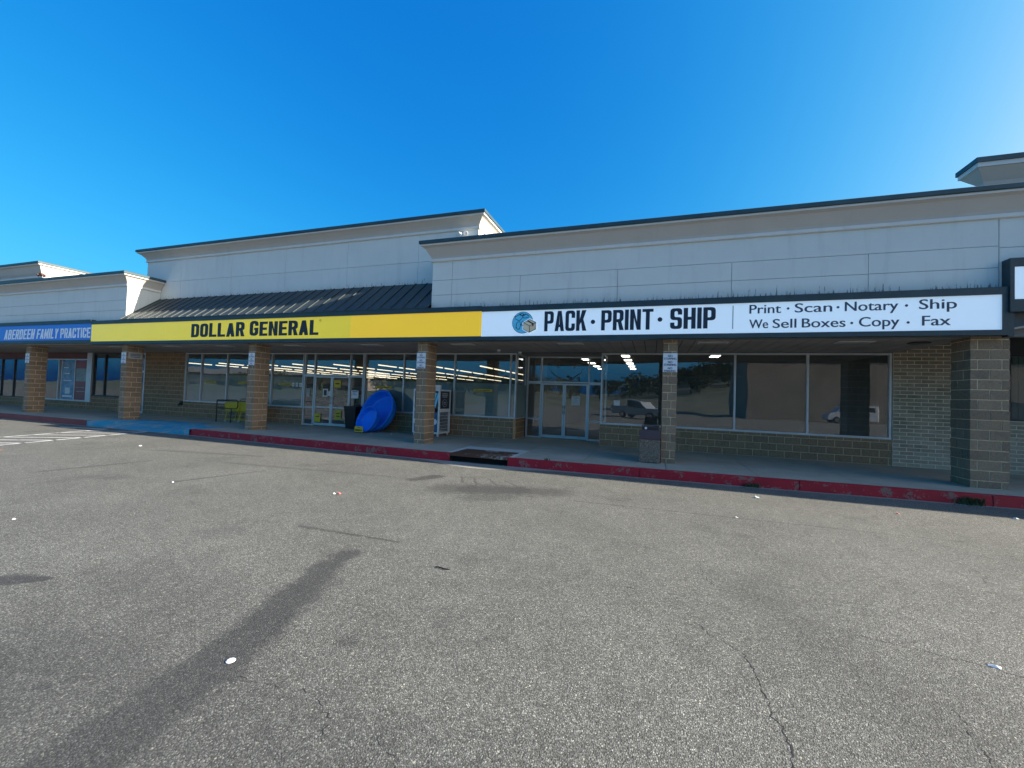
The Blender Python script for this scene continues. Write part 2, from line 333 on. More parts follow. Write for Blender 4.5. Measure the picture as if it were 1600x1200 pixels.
# ------------------------------------------------------------------ mesh helpers
class MB:
    def __init__(s): s.v = []; s.f = []; s.mi = []
    def add(s, vs, fs, mi=0):
        o = len(s.v); s.v += [tuple(v) for v in vs]; s.f += [tuple(i+o for i in f) for f in fs]; s.mi += [mi]*len(fs); return s
    def box(s, x0, x1, y0, y1, z0, z1, mi=0):
        return s.hexa([(x0, y0, z0), (x1, y0, z0), (x1, y1, z0), (x0, y1, z0), (x0, y0, z1), (x1, y0, z1), (x1, y1, z1), (x0, y1, z1)], mi)
    def hexa(s, p, mi=0):
        return s.add(p, [(0, 3, 2, 1), (4, 5, 6, 7), (0, 1, 5, 4), (1, 2, 6, 5), (2, 3, 7, 6), (3, 0, 4, 7)], mi)
    def bevbox(s, x0, x1, y0, y1, z0, z1, b=0.01, mi=0):
        bm = bmesh.new(); bmesh.ops.create_cube(bm, size=1.0)
        for v in bm.verts: v.co = Vector(((x0+x1)/2+v.co.x*(x1-x0), (y0+y1)/2+v.co.y*(y1-y0), (z0+z1)/2+v.co.z*(z1-z0)))
        bmesh.ops.bevel(bm, geom=bm.edges[:], offset=b, segments=2, affect='EDGES', profile=0.6)
        s.frombm(bm, mi); bm.free(); return s
    def frombm(s, bm, mi=0):
        bm.verts.ensure_lookup_table(); bm.verts.index_update()
        return s.add([v.co[:] for v in bm.verts], [[v.index for v in f.verts] for f in bm.faces], mi)
    def rough(s, x0, x1, y0, y1, z0, z1, nx, ny, nz, amp, mi=0):
        """box with a split-face surface: every face a grid, pushed by a noise of its position"""
        def pt(x, y, z):
            q = Vector((x, y, z))
            d = noise.noise_vector(q*9.0)*amp + noise.noise_vector(q*27.0)*amp*0.6
            return (x+d.x, y+d.y, z+d.z*0.35)
        def grid(a, b, c, na, nb):
            vs = []
            for j in range(nb+1):
                for i in range(na+1):
                    u, v = i/na, j/nb
                    vs.append(tuple(a[k]+(b[k]-a[k])*u+(c[k]-a[k])*v for k in range(3)))
            return vs, [(j*(na+1)+i, j*(na+1)+i+1, (j+1)*(na+1)+i+1, (j+1)*(na+1)+i) for j in range(nb) for i in range(na)]
        bm = bmesh.new()
        faces = [((x0, y0, z0), (x1, y0, z0), (x0, y0, z1), nx, nz), ((x1, y1, z0), (x0, y1, z0), (x1, y1, z1), nx, nz),
                 ((x1, y0, z0), (x1, y1, z0), (x1, y0, z1), ny, nz), ((x0, y1, z0), (x0, y0, z0), (x0, y1, z1), ny, nz),
                 ((x0, y0, z1), (x1, y0, z1), (x0, y1, z1), nx, ny), ((x0, y1, z0), (x1, y1, z0), (x0, y0, z0), nx, ny)]
        for a, b, c, na, nb in faces:
            vs, fs = grid(a, b, c, na, nb); bv = [bm.verts.new(pt(*q)) for q in vs]
            for f in fs: bm.faces.new([bv[i] for i in f])
        bmesh.ops.remove_doubles(bm, verts=bm.verts[:], dist=0.0004)
        s.frombm(bm, mi); bm.free(); return s
    def tube(s, path, r, n=8, mi=0, closed=False):
        P = [Vector(p) for p in path]; k = len(P); rings = []
        ref = Vector((0, 0, 1))
        for i in range(k):
            a = P[(i-1) % k] if (closed or i > 0) else P[i]; b = P[(i+1) % k] if (closed or i < k-1) else P[i]
            t = (b-a).normalized()
            u = t.cross(ref)
            if u.length < 0.05: u = t.cross(Vector((0, 1, 0.01)))
            u.normalize(); v_ = u.cross(t)
            rr = r[i] if isinstance(r, (list, tuple)) else r
            rings.append([P[i]+u*math.cos(2*math.pi*j/n)*rr+v_*math.sin(2*math.pi*j/n)*rr for j in range(n)])
        vs = [q for ring in rings for q in ring]; fs = []
        for i in range(k if closed else k-1):
            i2 = (i+1) % k
            for j in range(n): fs.append((i*n+j, i*n+(j+1) % n, i2*n+(j+1) % n, i2*n+j))
        if not closed: fs += [tuple(range(n))[::-1], tuple(range((k-1)*n, k*n))]
        return s.add(vs, fs, mi)
    def lathe(s, prof, n=32, axis=None, mi=0, wob=None):
        """prof (r, h) turned about local z; axis = Matrix to place it"""
        A = axis or Matrix.Identity(4); vs = []; fs = []
        for i, (r, h) in enumerate(prof):
            for j in range(n):
                a = 2*math.pi*j/n; rr = r*(1+(wob(i, a) if wob else 0)); vs.append((A @ Vector((rr*math.cos(a), rr*math.sin(a), h)))[:])
        for i in range(len(prof)-1):
            for j in range(n): fs.append((i*n+j, i*n+(j+1) % n, (i+1)*n+(j+1) % n, (i+1)*n+j))
        fs.append(tuple(range(n))[::-1]); fs.append(tuple(range((len(prof)-1)*n, len(prof)*n)))
        return s.add(vs, fs, mi)
    def prism(s, poly, y0, y1, mi=0):
        """poly of (x, z), pushed from y0 to y1"""
        n = len(poly); vs = [(x, y0, z) for x, z in poly]+[(x, y1, z) for x, z in poly]
        fs = [tuple(range(n)), tuple(range(2*n-1, n-1, -1))]+[(i, i+n, (i+1) % n+n, (i+1) % n) for i in range(n)]
        return s.add(vs, fs, mi)
    def build(s, name, mats, parent=None, smooth=False, origin=None, fix=True):
        off = Vector((0, 0, 0))
        if parent is not None:
            p = parent
            loc_ = False
            while p is not None: off += p.location; loc_ = loc_ or bool(p.get('local')); p = p.parent
            if loc_: off = Vector((0, 0, 0))
        elif origin is not None: off = Vector(origin)
        me = bpy.data.meshes.new(name)
        me.from_pydata([tuple(Vector(v)-off) for v in s.v], [], s.f)
        for m in (mats if isinstance(mats, (list, tuple)) else [mats]): me.materials.append(M[m] if isinstance(m, str) else m)
        me.polygons.foreach_set('material_index', s.mi)
        if fix:
            bm = bmesh.new(); bm.from_mesh(me); bmesh.ops.recalc_face_normals(bm, faces=bm.faces[:]); bm.to_mesh(me); bm.free()
        if smooth:
            me.polygons.foreach_set('use_smooth', [True]*len(me.polygons))
        me.update()
        o = bpy.data.objects.new(name, me); C.objects.link(o)
        if parent is not None: o.parent = parent
        elif origin is not None: o.location = origin
        return o

def tag(o, label, cat, group=None, kind=None):
    if label: o['label'] = label
    if cat: o['category'] = cat
    if group: o['group'] = group
    if kind: o['kind'] = kind
    return o
def thing(name, label, cat, loc=(0, 0, 0), group=None, rot=None):
    o = bpy.data.objects.new(name, None); o.empty_display_size = 0.2; C.objects.link(o); o.location = loc
    if rot is not None: o.rotation_euler = rot
    return tag(o, label, cat, group)
def structure(mb, name, mat, label=None):
    o = mb.build(name, mat); o['kind'] = 'structure'
    if label: o['label'] = label
    return o
def copy_thing(o, loc, label=None):
    c = o.copy(); C.objects.link(c); c.location = loc
    if label: c['label'] = label
    for ch in list(o.children):
        d = ch.copy(); C.objects.link(d); d.parent = c
        for g in list(ch.children):
            e = g.copy(); C.objects.link(e); e.parent = d
    return c

# lettering -------------------------------------------------------------------
def font_mesh(body):
    cu = bpy.data.curves.new('t', 'FONT'); cu.body = body; cu.size = 1.0; cu.resolution_u = 4
    ob = bpy.data.objects.new('t', cu); C.objects.link(ob)
    dg = bpy.context.evaluated_depsgraph_get(); me = bpy.data.meshes.new_from_object(ob.evaluated_get(dg))
    v = [x.co[:] for x in me.vertices]; f = [tuple(p.vertices) for p in me.polygons]
    bpy.data.objects.remove(ob); bpy.data.meshes.remove(me); bpy.data.curves.remove(cu); return v, f
_hv, _ = font_mesh('H'); CAPH = max(v[1] for v in _hv)
def put_text(mb, body, x0, x1, zb, caph, y, mi=0, bold=0.0, face='Y', sgn=1):
    """flat lettering on the plane y (front) between x0 and x1, baseline zb"""
    v, f = font_mesh(body); a = min(q[0] for q in v); b = max(q[0] for q in v); sx = (x1-x0)/(b-a); sz = caph/CAPH
    offs = [0.0] if not bold else [-bold, 0.0, bold]
    for k_, dx in enumerate(offs):
        yy = y - 0.0012*k_
        mb.add([(x0+(q[0]-a)*sx+dx, yy, zb+q[1]*sz) if face == 'Y' else (y, x0+sgn*((q[0]-a)*sx+dx), zb+q[1]*sz) for q in v], f, mi)

def arc_poly(pts):
    out = []; n = len(pts)
    for i, p in enumerate(pts):
        if len(p) == 2 or p[2] <= 0: out.append((p[0], p[1])); continue
        P = Vector(p[:2]); A = Vector(pts[i-1][:2]); B = Vector(pts[(i+1) % n][:2]); r = p[2]
        a = (A-P); b = (B-P); r = min(r, a.length*0.98, b.length*0.98); a.normalize(); b.normalize()
        s_, e = P+a*r, P+b*r
        for j in range(6):
            t = j/5; q = s_*(1-t)**2+P*2*t*(1-t)*(1-0.0)+e*t*t; out.append((q.x, q.y))
    return out
RAD = 0.36
def glyph(ch, w_, t, h):
    R = w_*RAD; q = R*RAD*1.25; wi = w_-t
    G = {
     'P': [[(0, 0), (t, 0), (t, .38), (w_, .38, R), (w_, 1, R), (0, 1)], [(t, .38+h), (wi, .38+h, q), (wi, 1-h, q), (t, 1-h)]],
     'R': [[(0, 0), (t, 0), (t, .39), (t+.05, .39), (wi, 0), (w_+.02, 0), (w_*.80, .43), (w_, .5, .08), (w_, 1, R), (0, 1)], [(t, .40+h), (wi, .40+h, q), (wi, 1-h, q), (t, 1-h)]],
     'A': [[(0, 0), (t, 0), (t+.035, .20), (wi-.035, .20), (wi, 0), (w_, 0), (w_*.70, 1), (w_*.30, 1)], [(t+.055, .20+h*.9), (wi-.055, .20+h*.9), (w_*.5, .86)]],
     'C': [[(w_, .36), (w_, 0, R), (0, 0, R), (0, 1, R), (w_, 1, R), (w_, .64), (wi, .64), (wi, 1-h, q), (t, 1-h, q), (t, h, q), (wi, h, q), (wi, .36)]],
     'G': [[(w_, .66), (wi, .66), (wi, 1-h, q), (t, 1-h, q), (t, h, q), (wi, h, q), (wi, .38), (w_*.52, .38), (w_*.52, .38+h*.9), (w_, .38+h*.9), (w_, 0, R), (0, 0, R), (0, 1, R), (w_, 1, R)]],
     'K': [[(0, 0), (t, 0), (t, .28), (t+.07, .42), (wi, 0), (w_+.03, 0), (t+.17, .57), (w_+.01, 1), (wi-.03, 1), (t, .55), (t, 1), (0, 1)]],
     'I': [[(0, 0), (t, 0), (t, 1), (0, 1)]],
     'N': [[(0, 0), (t, 0), (t, .60), (wi, 0), (w_, 0), (w_, 1), (wi, 1), (wi, .40), (t, 1), (0, 1)]],
     'T': [[((w_-t)/2, 0), ((w_+t)/2, 0), ((w_+t)/2, 1-h), (w_, 1-h), (w_, 1), (0, 1), (0, 1-h), ((w_-t)/2, 1-h)]],
     'S': [[(0, .31), (0, 0, R), (w_, 0, R), (w_, .50+h/2, R), (t, .50+h/2, q), (t, 1-h, q), (wi, 1-h, q), (wi, .69), (w_, .69), (w_, 1, R), (0, 1, R), (0, .50-h/2, R), (wi, .50-h/2, q), (wi, h, q), (t, h, q), (t, .31)]],
     'H': [[(0, 0), (t, 0), (t, .5-h/2), (wi, .5-h/2), (wi, 0), (w_, 0), (w_, 1), (wi, 1), (wi, .5+h/2), (t, .5+h/2), (t, 1), (0, 1)]],
     'D': [[(0, 0), (w_, 0, R), (w_, 1, R), (0, 1)], [(t, h), (wi, h, q), (wi, 1-h, q), (t, 1-h)]],
     'O': [[(0, 0, R), (w_, 0, R), (w_, 1, R), (0, 1, R)], [(t, h, q), (wi, h, q), (wi, 1-h, q), (t, 1-h, q)]],
     'L': [[(0, 0), (w_*.92, 0), (w_*.92, h), (t, h), (t, 1), (0, 1)]],
     'E': [[(0, 0), (w_*.92, 0), (w_*.92, h), (t, h), (t, .5-h/2), (w_*.84, .5-h/2), (w_*.84, .5+h/2), (t, .5+h/2), (t, 1-h), (w_*.92, 1-h), (w_*.92, 1), (0, 1)]],
     'F': [[(0, 0), (t, 0), (t, .5-h/2), (w_*.84, .5-h/2), (w_*.84, .5+h/2), (t, .5+h/2), (t, 1-h), (w_*.92, 1-h), (w_*.92, 1), (0, 1)]],
     'B': [[(0, 0), (w_, 0, R), (w_, .52, .1), (w_*.93, .52, .05), (w_*.96, .54, .04), (w_*.96, 1, R), (0, 1)], [(t, h*.9), (wi, h*.9, q), (wi, .5-h*.4, q), (t, .5-h*.4)], [(t, .5+h*.45), (wi-.02, .5+h*.45, q), (wi-.02, 1-h*.9, q), (t, 1-h*.9)]],
     'M': [[(0, 0), (t, 0), (t, .58), (w_*.58, .08), (w_*.62, .08), (w_*1.2-t, .58), (w_*1.2-t, 0), (w_*1.2, 0), (w_*1.2, 1), (w_*1.2-t, 1), (w_*.6, .42), (t, 1), (0, 1)]],
     'Y': [[((w_-t)/2, 0), ((w_+t)/2, 0), ((w_+t)/2, .42), (w_, 1), (wi, 1), (w_/2, .58), (t, 1), (0, 1), ((w_-t)/2, .42)]],
    }
    adv = {'I': t, 'L': w_*.92, 'E': w_*.92, 'F': w_*.9, 'M': w_*1.2}.get(ch, w_)
    return [arc_poly(c) for c in G[ch]], adv
def block_text(mb, word, x0, x1, z0, hgt, y, thick, mi=0, w_=.46, t=.155, h=.14, gap=.075, slant=0.0, jit=0.0):
    """stencil-cut capitals: 2D curve fill of my own outlines, given a small thickness"""
    rnd = random.Random(len(word)*31)
    pen = 0; cont = []
    for ch in word:
        if ch == ' ': pen += .25; continue
        g, adv = glyph(ch, w_, t, h); dz = rnd.uniform(-jit, jit)
        cont += [[(pen+x, z*(1+dz)+dz*0.3) for x, z in c] for c in g]; pen += adv+gap
    pen -= gap
    sx = (x1-x0)/pen
    cu = bpy.data.curves.new('g', 'CURVE'); cu.dimensions = '2D'; cu.fill_mode = 'BOTH'; cu.extrude = thick/2
    for c in cont:
        spn = cu.splines.new('POLY'); spn.points.add(len(c)-1); spn.use_cyclic_u = True
        for p, (x, z) in zip(spn.points, c): p.co = (x0+(x+slant*z)*sx, z0+z*hgt, 0, 1)
    ob = bpy.data.objects.new('g', cu); C.objects.link(ob)
    me = bpy.data.meshes.new_from_object(ob.evaluated_get(bpy.context.evaluated_depsgraph_get()))
    mb.add([(q.co.x, y+thick/2-q.co.z, q.co.y) for q in me.vertices], [tuple(p.vertices) for p in me.polygons], mi)
    bpy.data.objects.remove(ob); bpy.data.meshes.remove(me); bpy.data.curves.remove(cu)

# ------------------------------------------------------------------ ground, kerb, pavement
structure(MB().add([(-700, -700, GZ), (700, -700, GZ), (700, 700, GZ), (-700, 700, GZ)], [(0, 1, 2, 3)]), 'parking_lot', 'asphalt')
KP = [(-80, 9.95), (-20.5, 10.05), (-14.9, 10.05), (-11.7, 9.88), (-5.84, 9.65), (-2, 9.71), (1.84, 9.87), (6.45, 10.16), (12, 10.45), (60, 10.45)]
def ky(x):
    for (a, ya), (b, yb) in zip(KP, KP[1:]):
        if x <= b: return ya+(yb-ya)*(x-a)/(b-a)
    return KP[-1][1]
DR0, DR1 = -4.85, -3.30           # drain opening
RA0, RA1 = -20.5, -14.9           # blue ramp
def kerb_run(mb, a, b):
    n = max(2, int((b-a)/0.28)); xs = [a+(b-a)*i/n for i in range(n+1)]
    rows = []
    for i, x in enumerate(xs):
        y = ky(x); e = 0.004*noise.noise((x*2.1, 3, 0)); nick = max(0, noise.noise((x*5.0, 9, 2))-0.45)*0.05
        rows.append([(x, y+0.16, -0.25), (x, y+0.16, 0.002), (x, y+0.035+nick, 0.002-nick*0.6+e*0.3), (x, y+0.012+nick+e, -0.012-nick), (x, y-0.012+e, GZ-0.05)])
    k = len(rows[0]); vs = [q for r in rows for q in r]; fs = []
    for i in range(n):
        for j in range(k-1): fs.append((i*k+j, i*k+j+1, (i+1)*k+j+1, (i+1)*k+j))
    fs += [tuple(range(k)), tuple(range(n*k, n*k+k))[::-1]]
    mb.add(vs, fs)
def kerb_joints(a, b, step):
    out = []; x = a
    while x < b-0.05:
        out.append((x, min(b, x+step)-0.014)); x += step
    return out
mb = MB()
for a, b in kerb_joints(RA1, DR0, 3.35)+kerb_joints(DR1, 60, 3.1): kerb_run(mb, a, b)
structure(mb, 'kerb', 'redkerb')
mb = MB()
for a, b in kerb_joints(-80, RA0, 3.2): kerb_run(mb, a, b)
structure(mb, 'faded_kerb', 'fadedkerb')
# narrow concrete gutter at the foot of the kerb, widening to an apron before the drain
mb = MB(); xs = [-80+i*0.5 for i in range(281)]
def gw(x): return 0.10+0.62*math.exp(-((x+3.9)/1.15)**2)+0.02*noise.noise((x*1.7, 0, 5))
vs = []; fs = []
for x in xs: vs += [(x, ky(x)-gw(x), GZ+0.004), (x, ky(x)+0.05, GZ+0.006)]
for i in range(len(xs)-1): fs.append((2*i, 2*i+2, 2*i+3, 2*i+1))
structure(mb.add(vs, fs), 'gutter', 'gutter')
# pavement slabs
mb = MB(); mb.box(-80, RA0, 10.75, 16.2, -0.3, -0.012, 1).box(RA0, RA1, 11.3, 16.2, -0.3, -0.012, 1).box(RA1, 60, 10.75, 16.2, -0.3, -0.012, 1)
bx = [-80, -70, -60, -50] + [-44+i*2.05 for i in range(11)]
bx = [b for b in bx if b < RA0-0.6] + [RA0, -19.1, -17.7, -16.3, RA1] + [RA1+1.68*(i+1) for i in range(6)] + [-4.0-0.9]
bx = sorted(set(round(b, 3) for b in bx)) + [-3.25, -1.55, 0.35, 2.2, 4.05, 5.9, 7.7, 9.5, 11.5, 14, 18, 24, 32, 45, 60]
for a, b in zip(bx, bx[1:]):
    ramp = RA0-0.01 <= a and b <= RA1+0.01
    ya = 11.3 if ramp else ky(a)+0.165; yb = 11.3 if ramp else ky(b)+0.165
    g = 0.006
    for (y0a, y0b, y1) in ((ya, yb, 12.35), (12.36, 12.36, 16.2)):
        dz = random.uniform(-0.002, 0.002)
        mb.hexa([(a+g, y0a, -0.2), (b-g, y0b, -0.2), (b-g, y1-g, -0.2), (a+g, y1-g, -0.2), (a+g, y0a, dz), (b-g, y0b, dz), (b-g, y1-g, dz), (a+g, y1-g, dz)])
structure(mb, 'pavement', ['concrete', 'gapdark'])
# blue kerb ramp
mb = MB(); yk = 10.02; z0 = GZ+0.012; z1 = 0.006
A = [(RA0, yk, z1-0.004), (-19.3, yk, z0), (-16.3, yk, z0), (RA1, yk, z1-0.004)]; B = [(RA0, 11.3, z1), (-19.3, 11.3, z1), (-16.3, 11.3, z1), (RA1, 11.3, z1)]
Dd = [(-19.9, 11.75, z1), (-19.3, 11.9, z1), (-16.5, 11.95, z1), (-16.0, 11.3, z1)]
F = [(RA0, yk-0.02, -0.3), (-19.3, yk-0.02, -0.3), (-16.3, yk-0.02, -0.3), (RA1, yk-0.02, -0.3)]
vs = A+B+Dd+F
mb.add(vs, [(0, 1, 5, 4), (1, 2, 6, 5), (2, 3, 7, 6), (4, 5, 9, 8), (5, 6, 10, 9), (12, 13, 1, 0), (13, 14, 2, 1), (14, 15, 3, 2)])
structure(mb, 'kerb_ramp', 'bluepaint')
# painted access aisle
def stripe(mb, a, b, wd, z=GZ+0.004):
    a = Vector((a[0], a[1], 0)); b = Vector((b[0], b[1], 0)); d = (b-a).normalized(); n = Vector((-d.y, d.x, 0))*wd/2
    mb.add([(q.x, q.y, z) for q in (a-n, b-n, b+n, a+n)], [(0, 1, 2, 3)])
mb = MB()
stripe(mb, (-15.55, 5.1), (-16.95, 10.0), 0.12); stripe(mb, (-17.6, 5.6), (-18.75, 9.75), 0.12); stripe(mb, (-20.6, 9.3), (-18.75, 9.75), 0.12)
for i in range(6):
    t = i/6; y = 5.4+4.3*t; stripe(mb, (-17.5-1.1*t-0.1, y), (-15.65-1.25*t-0.25, y+1.1), 0.11)
structure(mb, 'parking_line', 'whiteline')
structure(MB().add([(-14.95, 5.3, GZ+.004), (-14.6, 5.42, GZ+.004), (-14.68, 5.66, GZ+.004), (-15.0, 5.5, GZ+.004)], [(0, 1, 2, 3)]), 'orange_parking_line', 'orangeline')
# cracks: thin dark irregular ribbons
mb = MB()
def crack(pts, w0, w1, seed):
    rnd = random.Random(seed); P = []
    for (a, b) in zip(pts, pts[1:]):
        L = math.dist(a, b); n = max(2, int(L/0.022))
        for i in range(n): P.append((a[0]+(b[0]-a[0])*i/n, a[1]+(b[1]-a[1])*i/n))
    P.append(pts[-1]); vs = []; k = len(P)
    for i, (x, y) in enumerate(P):
        q = P[min(i+1, k-1)]; p = P[max(i-1, 0)]; dx, dy = q[0]-p[0], q[1]-p[1]; L = math.hypot(dx, dy) or 1
        nx, ny = -dy/L, dx/L; j = rnd.gauss(0, 0.008)+0.02*noise.noise((x*9, y*9, seed)); wd = (w0+(w1-w0)*i/k)*rnd.choice((0.05, 0.1, 0.45, 0.8, 1.0, 1.5))/2
        vs += [(x+nx*(j-wd), y+ny*(j-wd), GZ+0.0012), (x+nx*(j+wd), y+ny*(j+wd), GZ+0.0012)]
    mb.add(vs, [(2*i, 2*i+2, 2*i+3, 2*i+1) for i in range(k-1)])
crack([(0.36, 3.62), (0.4, 3.56), (0.64, 3.3), (0.68, 3.05), (0.69, 2.71), (0.71, 2.52), (0.69, 2.38), (0.75, 1.9)], 0.004, 0.011, 1)
crack([(1.5, 3.9), (1.78, 3.85), (1.94, 3.82), (2.14, 3.79), (2.24, 3.77), (2.36, 3.72), (2.9, 3.6)], 0.004, 0.009, 2)
crack([(1.7, 3.2), (1.66, 2.93), (1.63, 2.75), (1.66, 2.4)], 0.003, 0.010, 3)
crack([(3.36, 6.02), (3.38, 5.96), (3.34, 5.71)], 0.006, 0.012, 4); crack([(3.28, 5.7), (3.24, 5.5)], 0.004, 0.010, 14)
crack([(-2.29, 1.91), (-2.17, 1.91), (-1.97, 1.91), (-1.8, 1.95), (-1.68, 1.89), (-1.56, 1.82), (-1.5, 1.7)], 0.004, 0.006, 5)
crack([(-1.25, 1.85), (-1.23, 1.79), (-1.1, 1.74), (-1.05, 1.71), (-0.95, 1.6)], 0.003, 0.007, 6)
crack([(-0.49, 4.25), (-0.35, 4.15), (-0.11, 4.03)], 0.003, 0.008, 7)
crack([(0.55, 5.2), (0.52, 4.7), (0.6, 4.4)], 0.002, 0.007, 8)
structure(mb, 'pavement_crack', 'crack')

# ------------------------------------------------------------------ shop row helpers
ZC = 3.06                                    # underside of the canopy
def part(mb, name, mat, parent, **kw): return mb.build(name, mat, parent, **kw)

def panels(mb, x0, x1, zs, vj, y0, y1, gap=0.010):
    """stucco panels with open joints; zs = horizontal joint heights, vj = {row: [x joints]}"""
    for r, (a, b) in enumerate(zip(zs, zs[1:])):
        xs = [x0]+sorted(vj.get(r, []))+[x1]
        for p, q in zip(xs, xs[1:]):
            mb.box(p+(gap/2 if p != x0 else 0), q-(gap/2 if q != x1 else 0), y0, y1, a+(gap/2 if r else 0), b-(gap/2 if r < len(zs)-2 else 0))

def ring(mb, x0, x1, y0, y1, prof, ends):
    """cornice profile (out, z) carried round the front and the two returns"""
    R = []
    for o, z in prof:
        R.append([(x0-(o if ends[0] else 0), y1, z), (x0-(o if ends[0] else 0), y0-o, z), (x1+(o if ends[1] else 0), y0-o, z), (x1+(o if ends[1] else 0), y1, z)])
    vs = [q for r in R for q in r]; fs = []
    for i in range(len(R)-1):
        for j in range(3): fs.append((i*4+j, i*4+j+1, (i+1)*4+j+1, (i+1)*4+j))
    n = (len(R)-1)*4
    fs.append((n, n+1, n+2, n+3)); fs.append((3, 2, 1, 0))
    if True:
        fs.append(tuple(i*4 for i in range(len(R)))); fs.append(tuple(i*4+3 for i in range(len(R)))[::-1])
    mb.add(vs, fs)

def cornice(parent, x0, x1, y0, y1, zb, zt, ends, out=0.30):
    hb = (zt-zb)
    zcap = zt-0.11
    mb = MB(); ring(mb, x0, x1, y0, y1, [(0.035, zb), (0.055, zb+0.012), (0.055, zb+0.085), (0.035, zb+0.09)], ends); part(mb, 'cornice_trim', 'trim', parent)
    mb = MB(); ring(mb, x0, x1, y0, y1, [(0.03, zb+0.091), (0.05, zb+0.15), (0.10, zb+0.23), (0.19, zcap-0.085), (out-0.045, zcap-0.05), (out-0.045, zcap-0.046)], ends); part(mb, 'cornice', 'cornice', parent)
    mb = MB(); ring(mb, x0, x1, y0, y1, [(out-0.02, zcap-0.045), (out-0.02, zcap)], ends); part(mb, 'cornice_edge', 'trim', parent)
    mb = MB(); ring(mb, x0, x1, y0, y1, [(out+0.005, zcap+0.001), (out+0.02, zcap+0.01), (out+0.02, zt-0.015), (out, zt)], ends); part(mb, 'coping', 'cap', parent)

def block_wall(parent, x0, x1, y, z0, z1, bw=0.406, ch=0.2032, mat='bulk', mort='bulkmortar', name='block_wall', depth=0.10, gap=0.016, face='Y', jit=0.002):
    mb = MB(); rnd = random.Random(int((x0+50)*10)); z = z0; r = 0
    while z < z1-0.02:
        zt = min(z+ch, z1); off = (bw/2 if r % 2 else 0); x = x0-off
        while x < x1-0.005:
            a, b = max(x, x0), min(x+bw, x1)
            if b-a > 0.03:
                j = rnd.uniform(-jit, jit)
                if face == 'Y': mb.box(a+gap/2, b-gap/2, y+j, y+depth, z+gap/2, zt-gap/2)
                else: mb.box(y+j, y+depth, a+gap/2, b-gap/2, z+gap/2, zt-gap/2)
            x += bw
        z = zt; r += 1
    if face == 'Y': mb.box(x0, x1, y+0.003, y+depth+0.02, z0, z1, 1)
    else: sg = 1 if depth > 0 else -1; mb.box(y+0.004*sg, y+depth+0.02*sg, x0, x1, z0, z1, 1)
    return part(mb, name, [mat, mort], parent)

def glazing(parent, x0, x1, z0, z1, y, mull=(), trans=(), fw=0.05, fd=0.11, mat='alu', glass='glass', film=None, name='window', face='Y', sill=True):
    """aluminium frame with vertical mullions and {cell: height} transoms; panes (and film) are its sub-parts"""
    mb = MB()
    def bx_(a, b, p, q, za, zb):
        if face == 'Y': mb.box(a, b, y+p, y+q, za, zb)
        else: mb.box(y+p, y+q, a, b, za, zb)
    bx_(x0, x1, 0, fd, z1-fw, z1); bx_(x0, x1, -0.02 if sill else 0, fd, z0, z0+fw)
    xs = [x0+fw/2]+list(mull)+[x1-fw/2]
    for q in xs: bx_(q-fw/2, q+fw/2, 0.002, fd-0.002, z0+fw, z1-fw)
    cells = []
    for i, (a, b) in enumerate(zip(xs, xs[1:])):
        lv = [z0+fw]+[]; 
        for t in [t for (c, t) in trans if c == i]:
            bx_(a+fw/2, b-fw/2, 0.004, fd-0.004, t-fw/2, t+fw/2); cells.append((a+fw/2, b-fw/2, lv[-1], t-fw/2)); lv.append(t+fw/2)
        cells.append((a+fw/2, b-fw/2, lv[-1], z1-fw))
    fr = part(mb, name, mat, parent)
    for a, b, p, q in cells:
        g = MB(); yy = y+fd*0.5
        g.add([(a-.01, yy, p-.01), (b+.01, yy, p-.01), (b+.01, yy, q+.01), (a-.01, yy, q+.01)] if face == 'Y' else [(yy, a-.01, p-.01), (yy, b+.01, p-.01), (yy, b+.01, q+.01), (yy, a-.01, q+.01)], [(0, 1, 2, 3)])
        part(g, 'pane', glass, fr)
        if film and p < film-0.3:
            g = MB(); yf = y+fd+0.004
            if face == 'Y': g.box(a-.03, b+.03, yf, yf+.004, p-.02, film)
            else: g.box(yf, yf+.004, a-.03, b+.03, p-.02, film)
            part(g, 'frosted_film', 'film', fr)
    return fr

def door_leaf(parent, x0, x1, z0, z1, y, bars, side, push=None, glass='glass'):
    """glazed door: stiles and rails, pane and handle"""
    mb = MB(); s = 0.055; fd = 0.045
    mb.box(x0, x0+s, y, y+fd, z0, z1); mb.box(x1-s, x1, y, y+fd, z0, z1)
    mb.box(x0+s, x1-s, y+.001, y+fd-.001, z1-0.06, z1); mb.box(x0+s, x1-s, y+.001, y+fd-.001, z0, z0+0.10)
    lv = [z0+0.10]
    for b in bars: mb.box(x0+s, x1-s, y+.001, y+fd-.001, b-0.025, b+0.025)
    d = part(mb, 'door', 'alu', parent)
    part(MB().add([(x0+s-.01, y+fd/2, z0+.09), (x1-s+.01, y+fd/2, z0+.09), (x1-s+.01, y+fd/2, z1-.05), (x0+s-.01, y+fd/2, z1-.05)], [(0, 1, 2, 3)]), 'pane', glass, d)
    hx = x1-0.03 if side > 0 else x0+0.03
    h = MB(); h.tube([(hx, y, 0.93), (hx, y-0.055, 0.95), (hx, y-0.055, 1.2), (hx, y, 1.22)], 0.012, 8)
    part(h, 'handle', 'chrome', d, smooth=True)
    if push:
        h = MB(); h.tube([(x0+s, y+fd+.03, push), (x1-s, y+fd+.03, push)], 0.016, 8); part(h, 'push_bar', 'chrome', d)
    return d

